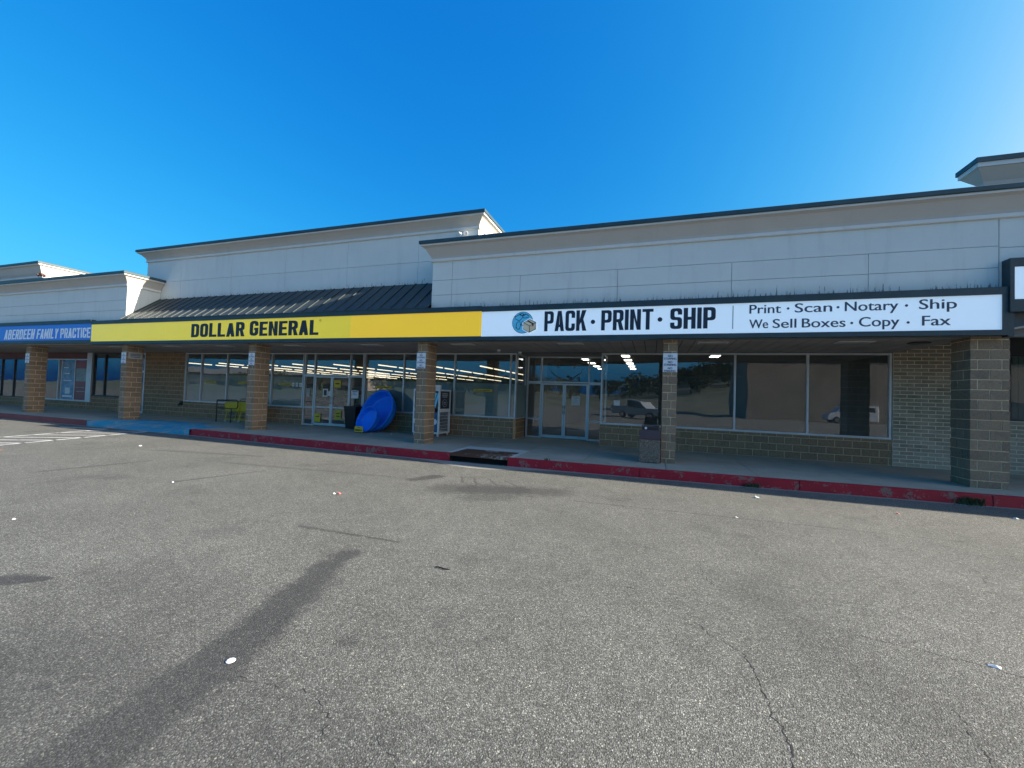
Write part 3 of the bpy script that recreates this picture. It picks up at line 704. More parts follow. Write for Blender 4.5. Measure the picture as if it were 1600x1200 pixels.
def soffit(parent, x0, x1, y0, y1, z):
    mb = MB(); x = x0; rnd = random.Random(3)
    while x < x1-0.02:
        b = min(x+0.305, x1); mb.box(x+0.008, b-0.010, y0, y1, z+rnd.uniform(0, 0.006), z+0.03); x += 0.305
    mb.box(x0, x1, y0, y1, z+0.031, z+0.06, 1)
    part(mb, 'soffit', ['soffit', 'gapdark'], parent)

def room(parent, x0, x1, y0, y1, zc, wall='inwall', floor='tile'):
    t = 0.08
    part(MB().box(x0, x1, y0, y1, -0.02, 0.006), 'interior_floor', floor, parent)
    part(MB().box(x0, x1, y1, y1+t, 0.0, zc).box(x0-t, x0, y0, y1, 0, zc).box(x1, x1+t, y0, y1, 0, zc), 'interior_wall', wall, parent)
    part(MB().box(x0-t, x1+t, y0, y1+t, zc, zc+t), 'interior_ceiling', 'inceil', parent)

YF = 10.90      # face of the parapet walls
YS = 14.0       # shopfront plane

# ------------------------------------------------------------------ clinic (far left)
clinic = thing('clinic_building', 'low white stuccoed shop at the far end, with red panel over its windows', 'building', (-40, 14, 0))
mb = MB(); panels(mb, -62, -20.24, [4.0, 4.46, 4.87, 5.43], {0: [-50, -39, -28.9], 1: [-45, -34], 2: []}, YF, YF+0.06)
mb.box(-20.44, -20.24, YF+0.06, 12.09, 3.3, 5.43)
o = part(mb, 'parapet_wall', 'stucco', clinic); o['foot'] = 3.9
part(MB().box(-62, -20.45, YF+0.05, YF+0.2, 3.05, 5.43), 'wall_backing', 'groove', clinic)
cornice(clinic, -62, -20.24, YF, 12.09, 5.43, 5.97, (0, 1))
soffit(clinic, -62, -24.3, 10.80, 14.0, ZC)
glazing(clinic, -28.42, -26.0, 0.72, 3.05, YS, [-27.45], mat='darkalu', glass='glass', fw=0.09)
block_wall(clinic, -28.80, -26.0, YS-0.01, 0, 0.72, depth=0.12)
part(MB().box(-28.86, -28.44, YS-0.06, YS+0.1, 0.40, 3.05), 'corner_post', 'alu', clinic)
glazing(clinic, -33.2, -28.87, 0.42, 2.72, YS, [-31.5, -31.2+0.0, -30.0], mat='alu', fw=0.06)
block_wall(clinic, -40.0, -28.81, YS-0.01, 0, 0.42, depth=0.12)
part(MB().box(-62, -28.87, YS-0.02, YS+0.1, 2.72, 3.055), 'header_panel', 'redband', clinic)
glazing(clinic, -40.0, -34.7, 0.42, 2.72, YS, [-38.6, -37.2, -35.9], mat='darkalu', fw=0.06)
block_wall(clinic, -34.7, -33.2, YS-0.01, 0.42, 2.72, depth=0.12)
block_wall(clinic, -62, -40.0, YS-0.01, 0, 2.72, depth=0.12)
block_wall(clinic, -26.0, -25.5, YS-0.01, 0, 3.05, depth=0.12)
glazing(clinic, -25.5, -24.25, 0.0, 3.05, YS, [], [(0, 2.1)], fw=0.09, name='door')
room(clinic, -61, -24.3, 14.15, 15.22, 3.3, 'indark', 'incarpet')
part(MB().box(-62, -20.3, 11.1, 46, 4.3, 4.4), 'roof', 'gapdark', clinic)
# taller block standing behind the clinic's parapet
tower2 = thing('rear_block', 'taller white stuccoed block rising behind the far left parapet', 'building', (-40, 12, 4))
o = part(MB().box(-62, -27.25, 11.35, 16, 4.41, 6.3), 'parapet_wall', 'stucco', tower2); o['foot'] = 3.0
cornice(tower2, -62, -27.25, 11.35, 16, 6.3, 7.0, (0, 1))

# ------------------------------------------------------------------ dollar store (middle)
store = thing('variety_store_building', 'tall white stuccoed store with dark green metal awning over its yellow sign', 'building', (-13, 14, 0))
mb = MB(); YD = 12.1
vj = [-19.03, -16.11, -13.31, -10.44, -7.54]
panels(mb, -21.19, -5.37, [5.0, 5.90, 6.82], {0: vj, 1: vj}, YD, YD+0.06)
mb.box(-5.57, -5.37, YD+0.06, 16, 4.4, 6.82).box(-21.19, -20.99, YD+0.06, 16, 4.4, 6.82)
o = part(mb, 'parapet_wall', 'stucco', store); o['foot'] = 5.08
part(MB().box(-20.98, -5.58, YD+0.05, YD+0.2, 3.1, 6.82), 'wall_backing', 'groove', store)
cornice(store, -21.19, -5.37, YD, 16, 6.82, 7.33, (1, 1))
mb = MB()      # standing seam awning
ax0, ax1 = -20.23, -6.29
a0, a1 = Vector((0, 10.70, 4.035)), Vector((0, 12.095, 5.16)); sl = (a1-a0).normalized(); nn = Vector((0, -sl.z, sl.y))
mb.hexa([(ax0, a0.y, a0.z-.02), (ax1, a0.y, a0.z-.02), (ax1, a1.y, a1.z-.03), (ax0, a1.y, a1.z-.03), (ax0, a0.y, a0.z), (ax1, a0.y, a0.z), (ax1, a1.y, a1.z), (ax0, a1.y, a1.z)])
ns = 33
for i in range(ns+1):
    x = ax0+0.02+(ax1-ax0-0.04)*i/ns; h = 0.026
    p = [a0+nn*0.001, a1+nn*0.001, a1+nn*h, a0+nn*h]
    mb.hexa([(x-.011, p[0].y, p[0].z), (x+.011, p[0].y, p[0].z), (x+.011, p[1].y, p[1].z), (x-.011, p[1].y, p[1].z), (x-.011, p[3].y, p[3].z), (x+.011, p[3].y, p[3].z), (x+.011, p[2].y, p[2].z), (x-.011, p[2].y, p[2].z)])
part(mb, 'awning_roof', 'awning', store)
soffit(store, -24.29, -5.4, 10.80, 14.0, ZC)
block_wall(store, -24.24, -21.36, YS-0.01, 0, 3.05, depth=0.12)
block_wall(store, -21.36, -14.09, YS-0.01, 0, 0.72, depth=0.12)
glazing(store, -21.35, -14.10, 0.72, 3.05, YS, [-20.27, -18.6, -17.0, -15.9], film=2.02)
block_wall(store, -11.02, -4.60, YS-0.01, 0, 0.72, depth=0.12)
glazing(store, -11.02, -4.55, 0.72, 3.05, YS, [-9.17, -6.98, -4.78], film=1.95)
block_wall(store, 14.13, 15.26, -4.56, 0, 0.72, depth=-0.08, face='X')
glazing(store, 14.14, 15.26, 0.72, 3.05, -4.62, [], film=1.95, face='X', fd=0.07, sill=False)
# entrance: sidelights, transom, two leaves
glazing(store, -14.08, -11.04, 2.10, 3.05, YS+0.01, [-13.53, -11.70], name='transom', sill=False)
glazing(store, -14.08, -13.51, 0.0, 2.098, YS+0.01, [], [(0, 0.75)], name='sidelight', sill=False)
glazing(store, -11.72, -11.04, 0.0, 2.098, YS+0.01, [], [(0, 0.75)], name='sidelight', sill=False)
door_leaf(store, -13.50, -12.62, 0.02, 2.08, YS+0.03, [0.78], 1, 1.05)
door_leaf(store, -12.61, -11.73, 0.02, 2.08, YS+0.03, [0.78], -1, 1.05)
room(store, -40, -4.70, 15.32, 58, 3.55)
part(MB().box(-24.1, -4.70, 14.14, 15.32, -0.02, 0.006), 'interior_floor', 'tile', store)
part(MB().box(-24.1, -4.70, 14.14, 15.32, 3.55, 3.63).box(-24.2, -24.1, 14.14, 15.32, 0, 3.55), 'interior_ceiling', 'inceil', store)
part(MB().box(-20.28, -5.4, 12.35, 60, 4.3, 4.4), 'roof', 'gapdark', store)

# ------------------------------------------------------------------ shipping store (right)
ship = thing('shipping_store_building', 'white stuccoed shop with long dark coping above its white sign and wide windows', 'building', (0, 14, 0))
mb = MB()
panels(mb, -6.28, 6.52, [3.97, 4.43, 4.87, 5.42], {0: [-5.63, -3.53, -0.9, 1.73, 4.385], 1: [-5.63, -3.53, -0.9, 1.73, 4.385], 2: [-5.63]}, YF, YF+0.06)
mb.box(-6.28, -6.08, YF+0.06, 16, 3.2, 5.42)
o = part(mb, 'parapet_wall', 'stucco', ship); o['foot'] = 4.0
part(MB().box(-6.07, 6.52, YF+0.05, YF+0.2, 3.05, 5.42), 'wall_backing', 'groove', ship)
cornice(ship, -6.28, 6.51, YF, 16, 5.42, 6.0, (1, 0))
soffit(ship, -5.39, 6.2, 10.80, 14.0, ZC)
part(MB().hexa([(6.2, 10.8, ZC), (7.3, 10.8, 3.30), (7.3, 14.0, 3.30), (6.2, 14.0, ZC), (6.2, 10.8, ZC+.04), (7.3, 10.8, 3.34), (7.3, 14.0, 3.34), (6.2, 14.0, ZC+.04)]), 'soffit', 'soffit', ship)
part(MB().box(-5.3, 6.2, YS-0.0, YS+0.12, 3.052, 3.12), 'header', 'darkalu', ship)
block_wall(ship, -1.60, 6.18, YS-0.01, 0, 0.70, depth=0.12)
glazing(ship, -1.60, 6.18, 0.70, 3.05, YS, [0.42, 2.37, 4.24])
block_wall(ship, 14.13, 15.26, -1.60, 0, 0.70, depth=0.08, face='X')
glazing(ship, 14.14, 15.26, 0.70, 3.05, -1.60, [], face='X', fd=0.07, sill=False)
YR = 15.2
glazing(ship, -4.52, -1.66, 2.07, 3.05, YR, [-3.96, -2.17], name='transom', sill=False)
glazing(ship, -4.52, -3.93, 0.0, 2.068, YR, [], [(0, 0.70)], name='sidelight', sill=False)
glazing(ship, -2.19, -1.66, 0.0, 2.068, YR, [], [(0, 0.70)], name='sidelight', sill=False)
door_leaf(ship, -3.92, -3.07, 0.02, 2.05, YR+0.03, [], 1)
door_leaf(ship, -3.06, -2.20, 0.02, 2.05, YR+0.03, [], -1)
part(MB().box(-4.6, -1.5, 14.0, 15.3, ZC+0.001, ZC+0.05), 'recess_soffit', 'soffit', ship)
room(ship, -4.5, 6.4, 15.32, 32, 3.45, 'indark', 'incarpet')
part(MB().box(-1.49, 6.4, 14.14, 15.32, -0.02, 0.006), 'interior_floor', 'incarpet', ship)
part(MB().box(-1.49, 6.4, 14.14, 15.32, 3.45, 3.53).box(6.4, 6.48, 14.14, 15.32, 0, 3.45), 'interior_ceiling', 'inceil', ship)
part(MB().box(-6.0, 6.5, 11.15, 46, 4.3, 4.4), 'roof', 'gapdark', ship)
part(MB().prism([(-2.7, 3.052), (-2.2, 3.0), (-1.2, 2.985), (-0.2, 3.03), (0.3, 3.052)], 10.70, 10.74), 'sagging_trim', 'frame', ship)

# ------------------------------------------------------------------ neighbour beyond the stone pillar
nb = thing('neighbour_building', 'whitewashed brick shop with green blinds at the right edge', 'building', (12, 14, 0))
mb = MB(); panels(mb, 6.534, 40, [3.9, 4.83, 5.42], {0: [11, 16, 21], 1: []}, YF, YF+0.06); o = part(mb, 'parapet_wall', 'stucco', nb); o['foot'] = 3.2
part(MB().box(6.522, 40, YF+0.061, YF+0.2, 3.05, 5.42), 'wall_backing', 'groove', nb)
cornice(nb, 6.51, 40, YF, 16, 5.42, 6.0, (0, 1))
block_wall(nb, 6.20, 8.56, YS-0.02, 0, 3.58, bw=0.305, ch=0.1016, mat='wbrick', mort='wmortar', name='brick_wall', depth=0.10, gap=0.018, jit=0.003)
block_wall(nb, 8.56, 14, YS-0.02, 0, 1.33, bw=0.305, ch=0.1016, mat='wbrick', mort='wmortar', name='brick_wall', depth=0.10, gap=0.018, jit=0.003)
block_wall(nb, 14.0, 40, YS-0.02, 0, 3.58, bw=0.305, ch=0.1016, mat='wbrick', mort='wmortar', name='brick_wall', depth=0.10, gap=0.018, jit=0.003)
glazing(nb, 8.57, 13.99, 1.33, 3.02, YS, [10.3, 12.1], mat='darkalu', glass='glassdark')
part(MB().box(8.57, 13.99, YS-0.01, YS+0.1, 3.02, 3.58), 'header_panel', 'darkalu', nb)
mb = MB(); x = 8.62
while x < 13.9: mb.box(x, x+0.10, YS+0.16, YS+0.17, 1.36, 2.98); x += 0.125
M['blind'] = simple('teal_vertical_blind', (0.10, 0.22, 0.21), 0.7)
part(mb, 'blinds', 'blind', nb)
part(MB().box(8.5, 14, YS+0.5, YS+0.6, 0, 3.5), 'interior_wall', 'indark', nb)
part(MB().box(7.31, 40, 10.8, 14.0, 3.58, 3.62), 'soffit', 'soffit', nb)
part(MB().box(7.302, 7.34, 10.8, 14.0, 3.30, 3.58), 'soffit_step', 'soffit', nb)
part(MB().box(6.52, 40, 11.15, 46, 4.3, 4.4).box(40, 40.1, 10.9, 46, -0.2, 4.4), 'roof', 'gapdark', nb)
# roof block with a chamfered-looking overhang behind the right parapet
rb = thing('roof_block', 'small white stuccoed roof block with flared dark coping above the right parapet', 'building', (9, 13, 4.4))
o = part(MB().box(7.16, 12, 12.4, 12.56, 4.41, 6.75), 'parapet_wall', 'stucco', rb); o['foot'] = 3.0
def ring4(mb, x0, x1, y0, y1, prof):
    vs = []; fs = []
    for o_, z in prof: vs += [(x0-o_, y0-o_, z), (x1+o_, y0-o_, z), (x1+o_, y1+o_, z), (x0-o_, y1+o_, z)]
    n = len(prof)
    for i in range(n-1):
        for j in range(4): fs.append((i*4+j, i*4+(j+1) % 4, (i+1)*4+(j+1) % 4, (i+1)*4+j))
    fs += [(3, 2, 1, 0), tuple((n-1)*4+j for j in range(4))]
    mb.add(vs, fs)
mb = MB(); ring4(mb, 7.16, 12, 12.4, 12.56, [(0.0, 6.755), (0.03, 6.84), (0.22, 7.09), (0.22, 7.10)]); part(mb, 'cornice', 'cornice', rb)
mb = MB(); ring4(mb, 7.16, 12, 12.4, 12.56, [(0.25, 7.101), (0.25, 7.20)]); part(mb, 'cornice_edge', 'trim', rb)
mb = MB(); ring4(mb, 7.16, 12, 12.4, 12.56, [(0.28, 7.201), (0.28, 7.31)]); part(mb, 'coping', 'cap', rb)

# ------------------------------------------------------------------ fascia signs
def fascia(t, x0, x1, y, z0, z1, zp0, zp1, ends=(0.0, 0.0), d=0.14):
    mb = MB(); mb.box(x0, x1, y-0.035, y+d, zp1, z1); mb.box(x0, x1, y-0.03, y+d, z0, zp0)
    if ends[0]: mb.box(x0, x0+ends[0], y-0.03, y+d, zp0, zp1)
    if ends[1]: mb.box(x1-ends[1], x1, y-0.03, y+d, zp0, zp1)
    mb.box(x0, x1, y+0.03, y+d, zp0, zp1)
    part(mb, 'frame', 'frame', t)
YSG = 10.75
# white shipping sign
t = thing('shop_sign', 'long white shop sign lettered in navy with a globe and carton', 'sign', (1, 10.8, 3.05))
fascia(t, -4.575, 6.56, YSG, 3.05, 4.0, 3.155, 3.855, (0.0, 0.075))
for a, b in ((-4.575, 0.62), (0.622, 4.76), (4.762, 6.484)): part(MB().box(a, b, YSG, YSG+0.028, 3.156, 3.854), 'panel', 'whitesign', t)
mb = MB(); yl = YSG-0.006
block_text(mb, 'PACK', -2.76, -1.655, 3.275, 0.535, yl, 0.01, t=.165, gap=.06)
block_text(mb, 'PRINT', -1.265, -0.005, 3.275, 0.515, yl, 0.01, t=.165, gap=.06)
block_text(mb, 'SHIP', 0.385, 1.385, 3.28, 0.505, yl, 0.01, t=.165, gap=.06)
def disc(mb, x, z, r, y0, y1, n=24, mi=0): mb.prism([(x+r*math.cos(2*math.pi*i/n), z+r*math.sin(2*math.pi*i/n)) for i in range(n)], y0, y1, mi)
disc(mb, -1.475, 3.50, 0.055, yl, yl+.006); disc(mb, 0.15, 3.52, 0.055, yl, yl+.006)
mb.box(1.742, 1.756, yl, yl+.006, 3.26, 3.80, 1)
for wd, a, b in (('Print', 2.09, 2.715), ('Scan', 2.985, 3.68), ('Notary', 3.915, 4.84), ('Ship', 5.19, 5.79)): put_text(mb, wd, a, b, 3.605, 0.20, yl+.002, 1, 0.004)
for wd, a, b in (('We', 2.09, 2.465), ('Sell', 2.56, 3.015), ('Boxes', 3.125, 3.925), ('Copy', 4.17, 4.86), ('Fax', 5.24, 5.695)): put_text(mb, wd, a, b, 3.265, 0.20, yl+.002, 1, 0.004)
for x, z in ((2.855, 3.70), (3.79, 3.695), (4.98, 3.69), (4.04, 3.345), (5.01, 3.335)): disc(mb, x, z, 0.026, yl, yl+.006, 12, 1)
part(mb, 'lettering', ['navy', 'slate'], t)
lg = MB(); gx, gz, gr = -3.37, 3.525, 0.285
disc(lg, gx, gz, gr+0.012, yl+.002, yl+.006, 40, 1); disc(lg, gx, gz, gr, yl, yl+.004, 40, 0)
rnd = random.Random(5)
for (cx, cz, rx, rz, n) in ((-.10, .13, .11, .09, 9), (.08, .17, .09, .06, 8), (-.13, -.08, .07, .13, 8), (.02, -.03, .07, .06, 7), (-.02, .22, .07, .03, 6)):   # outlined land
    P = [(gx+cx+rx*math.cos(2*math.pi*i/n)*rnd.uniform(.6, 1.15), yl-.002, gz+cz+rz*math.sin(2*math.pi*i/n)*rnd.uniform(.6, 1.15)) for i in range(n)]
    lg.tube(P, 0.0075, 5, 1, closed=True)
    for i in range(2): q = rnd.choice(P); disc(lg, q[0], q[2], 0.017, yl-.002, yl+.003, 7, 1)
part(lg, 'globe_emblem', ['globe', 'black'], t)
bxx = MB(); ox, oz, s_ = -3.165, 3.43, 0.175
hexp = [(ox, oz-s_), (ox+s_*.98, oz-s_*.52), (ox+s_*.98, oz+s_*.5), (ox, oz+s_*1.02), (ox-s_*.98, oz+s_*.5), (ox-s_*.98, oz-s_*.52)]
bxx.prism([(ox+(x-ox)*1.16, oz+(z-oz)*1.16) for x, z in hexp], yl-.004, yl-.001, 3)
c0 = (ox, oz)
bxx.prism([hexp[0], hexp[1], hexp[2], c0], yl-.009, yl-.005, 0); bxx.prism([hexp[0], c0, hexp[4], hexp[5]], yl-.009, yl-.005, 1); bxx.prism([c0, hexp[2], hexp[3], hexp[4]], yl-.009, yl-.005, 1)
for a, b in ((c0, hexp[0]), (c0, hexp[2]), (c0, hexp[4])): bxx.tube([(a[0], yl-.010, a[1]), (b[0], yl-.010, b[1])], 0.0065, 5, 2)
bxx.tube([(x, yl-.008, z) for x, z in hexp], 0.008, 5, 2, closed=True)
bxx.prism([(ox-.085, oz+.135), (ox+.075, oz+.045), (ox+.11, oz+.065), (ox-.05, oz+.155)], yl-.013, yl-.0095, 2); bxx.prism([(ox+.075, oz+.045), (ox+.11, oz+.065), (ox+.11, oz+.0), (ox+.095, oz+.01), (ox+.075, oz-.02)], yl-.0135, yl-.0095, 2)
part(bxx, 'carton_emblem', ['carton', 'carton2', 'black', 'whitesign'], t)

# yellow store sign
t = thing('shop_sign', 'long yellow shop sign with bold black capitals under the green awning', 'sign', (-13, 10.8, 3.05))
fascia(t, -22.10, -4.58, YSG, 3.05, 4.02, 3.165, 3.875)
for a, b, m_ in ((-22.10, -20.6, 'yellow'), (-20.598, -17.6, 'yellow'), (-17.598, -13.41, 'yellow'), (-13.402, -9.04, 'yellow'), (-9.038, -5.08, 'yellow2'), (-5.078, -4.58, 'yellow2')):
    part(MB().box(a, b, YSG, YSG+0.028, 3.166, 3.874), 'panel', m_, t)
RAD = 0.47
mb = MB(); block_text(mb, 'DOLLAR', -16.18, -13.54, 3.275, 0.50, yl, 0.01, w_=.50, t=.19, h=.17, gap=.07, jit=0.04)
block_text(mb, 'GENERAL', -13.29, -10.30, 3.285, 0.50, yl, 0.01, w_=.50, t=.19, h=.17, gap=.07, jit=0.04)
mb.tube([(-10.24+.028*math.cos(a*.7), yl+.003, 3.755+.028*math.sin(a*.7)) for a in range(9)], 0.006, 5, 0, closed=True)
part(mb, 'lettering', 'black', t)
RAD = 0.36
# blue clinic sign
t = thing('shop_sign', 'blue shop sign with pale bold capitals at the far left', 'sign', (-28, 10.8, 3.05))
fascia(t, -50, -22.10, YSG, 3.10, 4.08, 3.235, 3.93)
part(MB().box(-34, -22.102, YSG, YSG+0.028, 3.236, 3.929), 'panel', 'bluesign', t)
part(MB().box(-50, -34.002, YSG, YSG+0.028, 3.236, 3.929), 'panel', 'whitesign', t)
mb = MB()
block_text(mb, 'ABERDEEN', -28.55, -26.18, 3.31, 0.45, yl, 0.01, w_=.42, t=.15, h=.15, gap=.09, slant=0.12)
block_text(mb, 'FAMILY', -25.98, -24.42, 3.32, 0.43, yl, 0.01, w_=.42, t=.15, h=.15, gap=.09, slant=0.12)
block_text(mb, 'PRACTICE', -24.22, -22.16, 3.33, 0.42, yl, 0.01, w_=.42, t=.15, h=.15, gap=.08)
part(mb, 'lettering', 'whiteletter', t)
# blank sign on the deeper fascia at the right edge
t = thing('shop_sign', 'blank pale sign box in a deep dark frame at the right edge', 'sign', (9, 10.5, 3.4))
mb = MB(); mb.box(6.566, 14, 10.68, 10.895, 4.38, 4.55).box(6.566, 14, 10.68, 10.895, 3.50, 3.74).box(6.566, 6.63, 10.681, 10.894, 3.74, 4.38).box(6.63, 14, 10.73, 10.894, 3.74, 4.38).box(6.567, 6.66, 10.74, 10.893, 3.02, 3.50)
part(mb, 'frame', 'frame', t)
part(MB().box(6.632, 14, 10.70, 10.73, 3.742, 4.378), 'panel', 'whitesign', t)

# ------------------------------------------------------------------ stone pillars
def pillar(x0, w, d, label, seed, h=ZC):
    y0 = 10.9757; mb = MB(); rnd = random.Random(seed); g = 0.017; ch = 0.2032; z = 0.0; r = 0
    t = thing('stone_pillar', label, 'pillar', (x0+w/2, y0+d/2, 0), 'stone pillars carrying the canopy')
    wide = w > 0.5
    first = 0.15 if wide else 0.12
    while z < h-0.02:
        zt = min(z+(first if r == 0 else ch), h)
        fx = ([0, .5, 1] if r % 2 else [0, .19, .81, 1]) if wide else ([0, .62, 1] if r % 2 else [0, .38, 1])
        fy = [0, .36, 1] if r % 2 else [0, .66, 1]
        for i, (a, b) in enumerate(zip(fx, fx[1:])):
            for j, (c, e) in enumerate(zip(fy, fy[1:])):
                x_a, x_b, y_a, y_b = x0+a*w, x0+b*w, y0+c*d, y0+e*d
                o = rnd.uniform(-0.004, 0.005)
                x_a += g/2 if a > 0 else -o; x_b -= g/2 if b < 1 else -o; y_a += g/2 if c > 0 else -o; y_b -= g/2 if e < 1 else -o
                nx = max(2, round((x_b-x_a)/0.05)) if wide else max(2, round((x_b-x_a)/0.07))
                mb.rough(x_a, x_b, y_a, y_b, z+g/2, zt-g/2, nx, 4, 4 if wide else 3, 0.0045 if wide else 0.004)
        z = zt; r += 1
    part(mb, 'masonry', 'pillar', t)
    i = 0.0085
    part(MB().box(x0+i, x0+w-i, y0+i, y0+d-i, 0, h), 'mortar_core', 'mortar', t)
    return t
PX = [(-27.246, .34, 'stone pillar before the clinic, farthest along the row'), (-20.494, .34, 'stone pillar beside the blue ramp with a second plate on its side'),
      (-13.566, .34, 'stone pillar just in front of the yellow shopping carts'), (-6.731, .34, 'stone pillar with the vending cage behind it'),
      (0.248, .335, 'slim stone pillar standing against the pebbled rubbish bin'), (6.134, .606, 'thick stone pillar at the right edge before the whitewashed brick')]
for i, (x, w_, lb) in enumerate(PX): pillar(x, w_, 0.58, lb, 40+i)

# no-stopping plates, one on the face of each slim pillar
def plate(x0, x1, z0, z1, label, fine):
    t = thing('parking_sign', label, 'sign', ((x0+x1)/2, 10.96, z0), 'no stopping plates on the pillars')
    mb = MB(); mb.bevbox(x0, x1, 10.953, 10.962, z0, z1, 0.003); part(mb, 'plate', 'plate', t)
    mb = MB(); h = (z1-z0); w = x1-x0; y = 10.9515
    rows = [('NO', .30), ('STOPPING', .86), ('NO', .30), ('STANDING', .86), ('NO', .30), ('PARKING', .80)]
    zz = z1-0.045
    for i, (tx, f) in enumerate(rows):
        c = 0.050; zz -= c
        put_text(mb, tx, (x0+x1)/2-w*f/2, (x0+x1)/2+w*f/2, zz, c, y, 0, 0.0025); zz -= 0.017 if i % 2 == 0 else 0.034
    part(mb, 'lettering', 'bluetext', t)
    for zq in (z0+0.022, z1-0.022):
        s = MB(); disc(s, (x0+x1)/2, zq, 0.008, 10.949, 10.955, 10); part(s, 'screw', 'chrome', t)
plate(.249, .580, 2.245, 2.715, 'no parking plate on the slim pillar beside the pebbled bin', True)
plate(-6.735, -6.435, 2.25, 2.72, 'no parking plate on the pillar before the vending cage', True)
plate(-13.53, -13.25, 2.28, 2.72, 'no parking plate on the pillar by the shopping carts', True)
plate(-20.46, -20.18, 2.29, 2.74, 'no parking plate on the pillar by the blue ramp', True)
plate(-27.23, -26.93, 2.25, 2.69, 'no parking plate on the pillar before the clinic', True)
t = thing('notice_plate', 'pale two-line notice plate on the side of the pillar by the blue ramp', 'sign', (-20.14, 11.25, 2.5))
part(MB().box(-20.15, -20.135, 11.02, 11.50, 2.50, 2.76), 'plate', 'lens', t)
mb = MB()
for zz, a, b in ((2.68, .05, .44), (2.63, .05, .42), (2.57, .07, .40)): mb.box(-20.1345, -20.133, 11.02+a, 11.02+b, zz-.012, zz+.012)
part(mb, 'text_lines', 'bluetext', t)

# ------------------------------------------------------------------ canopy lights and cameras
proto = thing('canopy_light', 'unlit flat light panel let into the grey soffit', 'light', (0, 0, 0), 'flat light panels in the soffit')
part(MB().box(-.35, .35, -.17, .17, -.012, 0.0), 'light_frame', 'trim', proto); part(MB().box(-.31, .31, -.13, .13, -.016, -.011), 'diffuser', 'lens', proto)
LX = [4.45, 1.45, -2.2, -5.55, -8.88, -12.2, -15.55, -18.6, -22.0]
LL = ['soffit light panel nearest the thick right pillar', 'soffit light panel just right of the slim pillar', 'soffit light panel in front of the recessed doors', 'soffit light panel right of the caged pillar', 'soffit light panel above the blue pools',
      'soffit light panel in front of the store entrance doors', 'soffit light panel above the yellow carts', 'soffit light panel above the wide left store window', 'soffit light panel nearest the ramp pillar, above the block wall']
for i, (x, l) in enumerate(zip(LX, LL)):
    if i == 0: proto.location = (x, 11.7, ZC); proto['label'] = l
    else: copy_thing(proto, (x, 11.65, ZC), l)
def dome(x, y, label):
    t = thing('security_camera', label, 'camera', (x, y, ZC))
    part(MB().lathe([(.001, ZC-.002), (.065, ZC-.002), (.065, ZC-.05), (.05, ZC-.055), (.001, ZC-.055)], 20, Matrix.Translation((x, y, 0))), 'housing', 'whitepaint', t)
    part(MB().lathe([(.048, ZC-.056), (.045, ZC-.085), (.03, ZC-.105), (.002, ZC-.112)], 20, Matrix.Translation((x, y, 0))), 'lens_dome', 'lens', t, smooth=True)
dome(-4.87, 13.0, 'white dome camera on the soffit before the store corner'); dome(-4.35, 13.7, 'white dome camera on the soffit beside the recessed doors')
t = thing('soffit_vent', 'dark round vent in the pale soffit beside the thick pillar', 'vent', (5.75, 12.0, ZC))
part(MB().lathe([(.001, ZC-.002), (.20, ZC-.002), (.20, ZC-.02), (.001, ZC-.02)], 24, Matrix.Translation((5.75, 11.9, 0))), 'grille', 'blackmetal', t)
def flood(x, y, z, label, m1):
    t = thing('floodlight', label, 'floodlight', (x, y, z))
    part(MB().box(x-.08, x+.08, y-.05, y, z-.06, z+.06).tube([(x, y-.04, z), (x, y-.2, z+.01)], .02, 8), 'bracket', m1, t)
    for s in (-1, 1):
        A = Matrix.Translation((x+s*.11, y-.17, z+.02)) @ Matrix.Rotation(math.radians(115), 4, 'X') @ Matrix.Rotation(math.radians(18*s), 4, 'Y')
        part(MB().lathe([(.02, -.08), (.04, -.07), (.075, .03), (.08, .06), (.07, .061), (.001, .05)], 16, A), 'lamp_head', m1, t, smooth=True)
flood(-5.85, YD-0.0, 6.63, 'white twin floodlight behind the right parapet, on the tall store wall', 'whitepaint')
flood(-27.0, 11.33, 6.36, 'dark twin floodlight on the far left rear block', 'brownhood')

# ------------------------------------------------------------------ rubbish bin beside the slim pillar
t = thing('rubbish_bin', 'square pebbled concrete rubbish bin with dark brown hood beside the slim pillar', 'bin', (-0.02, 11.06, 0))
bx0, bx1, by0, by1 = -0.26, 0.225, 10.80, 11.28
mb = MB(); mb.bevbox(bx0, bx1, by0, by1, 0.015, 0.575, 0.012); part(mb, 'body', 'pebble', t)
part(MB().box(bx0+.03, bx1-.03, by0+.03, by1-.03, 0, .016), 'base', 'blackplastic', t)
mb = MB()
mb.hexa([(bx0-.012, by0-.012, .576), (bx1+.012, by0-.012, .576), (bx1+.012, by1+.012, .576), (bx0-.012, by1+.012, .576), (bx0-.012, by0-.012, .60), (bx1+.012, by0-.012, .60), (bx1+.012, by1+.012, .60), (bx0-.012, by1+.012, .60)])
mb.hexa([(bx0-.008, by0-.008, .60), (bx1+.008, by0-.008, .60), (bx1+.008, by1+.008, .60), (bx0-.008, by1+.008, .60), (bx0+.045, by0+.05, .80), (bx1-.02, by0+.05, .80), (bx1-.02, by1-.03, .80), (bx0+.045, by1-.03, .80)])
mb.hexa([(bx0+.045, by0+.09, .80), (bx1-.02, by0+.09, .80), (bx1-.02, by1-.03, .80), (bx0+.045, by1-.03, .80), (bx0+.05, by0+.09, .885), (bx1-.025, by0+.09, .885), (bx1-.025, by1-.05, .90), (bx0+.05, by1-.05, .90)])
part(mb, 'hood', 'brownhood', t)
part(MB().box(bx0+.075, bx1-.05, by0+.082, by0+.09, .81, .872), 'flap', 'blackplastic', t)
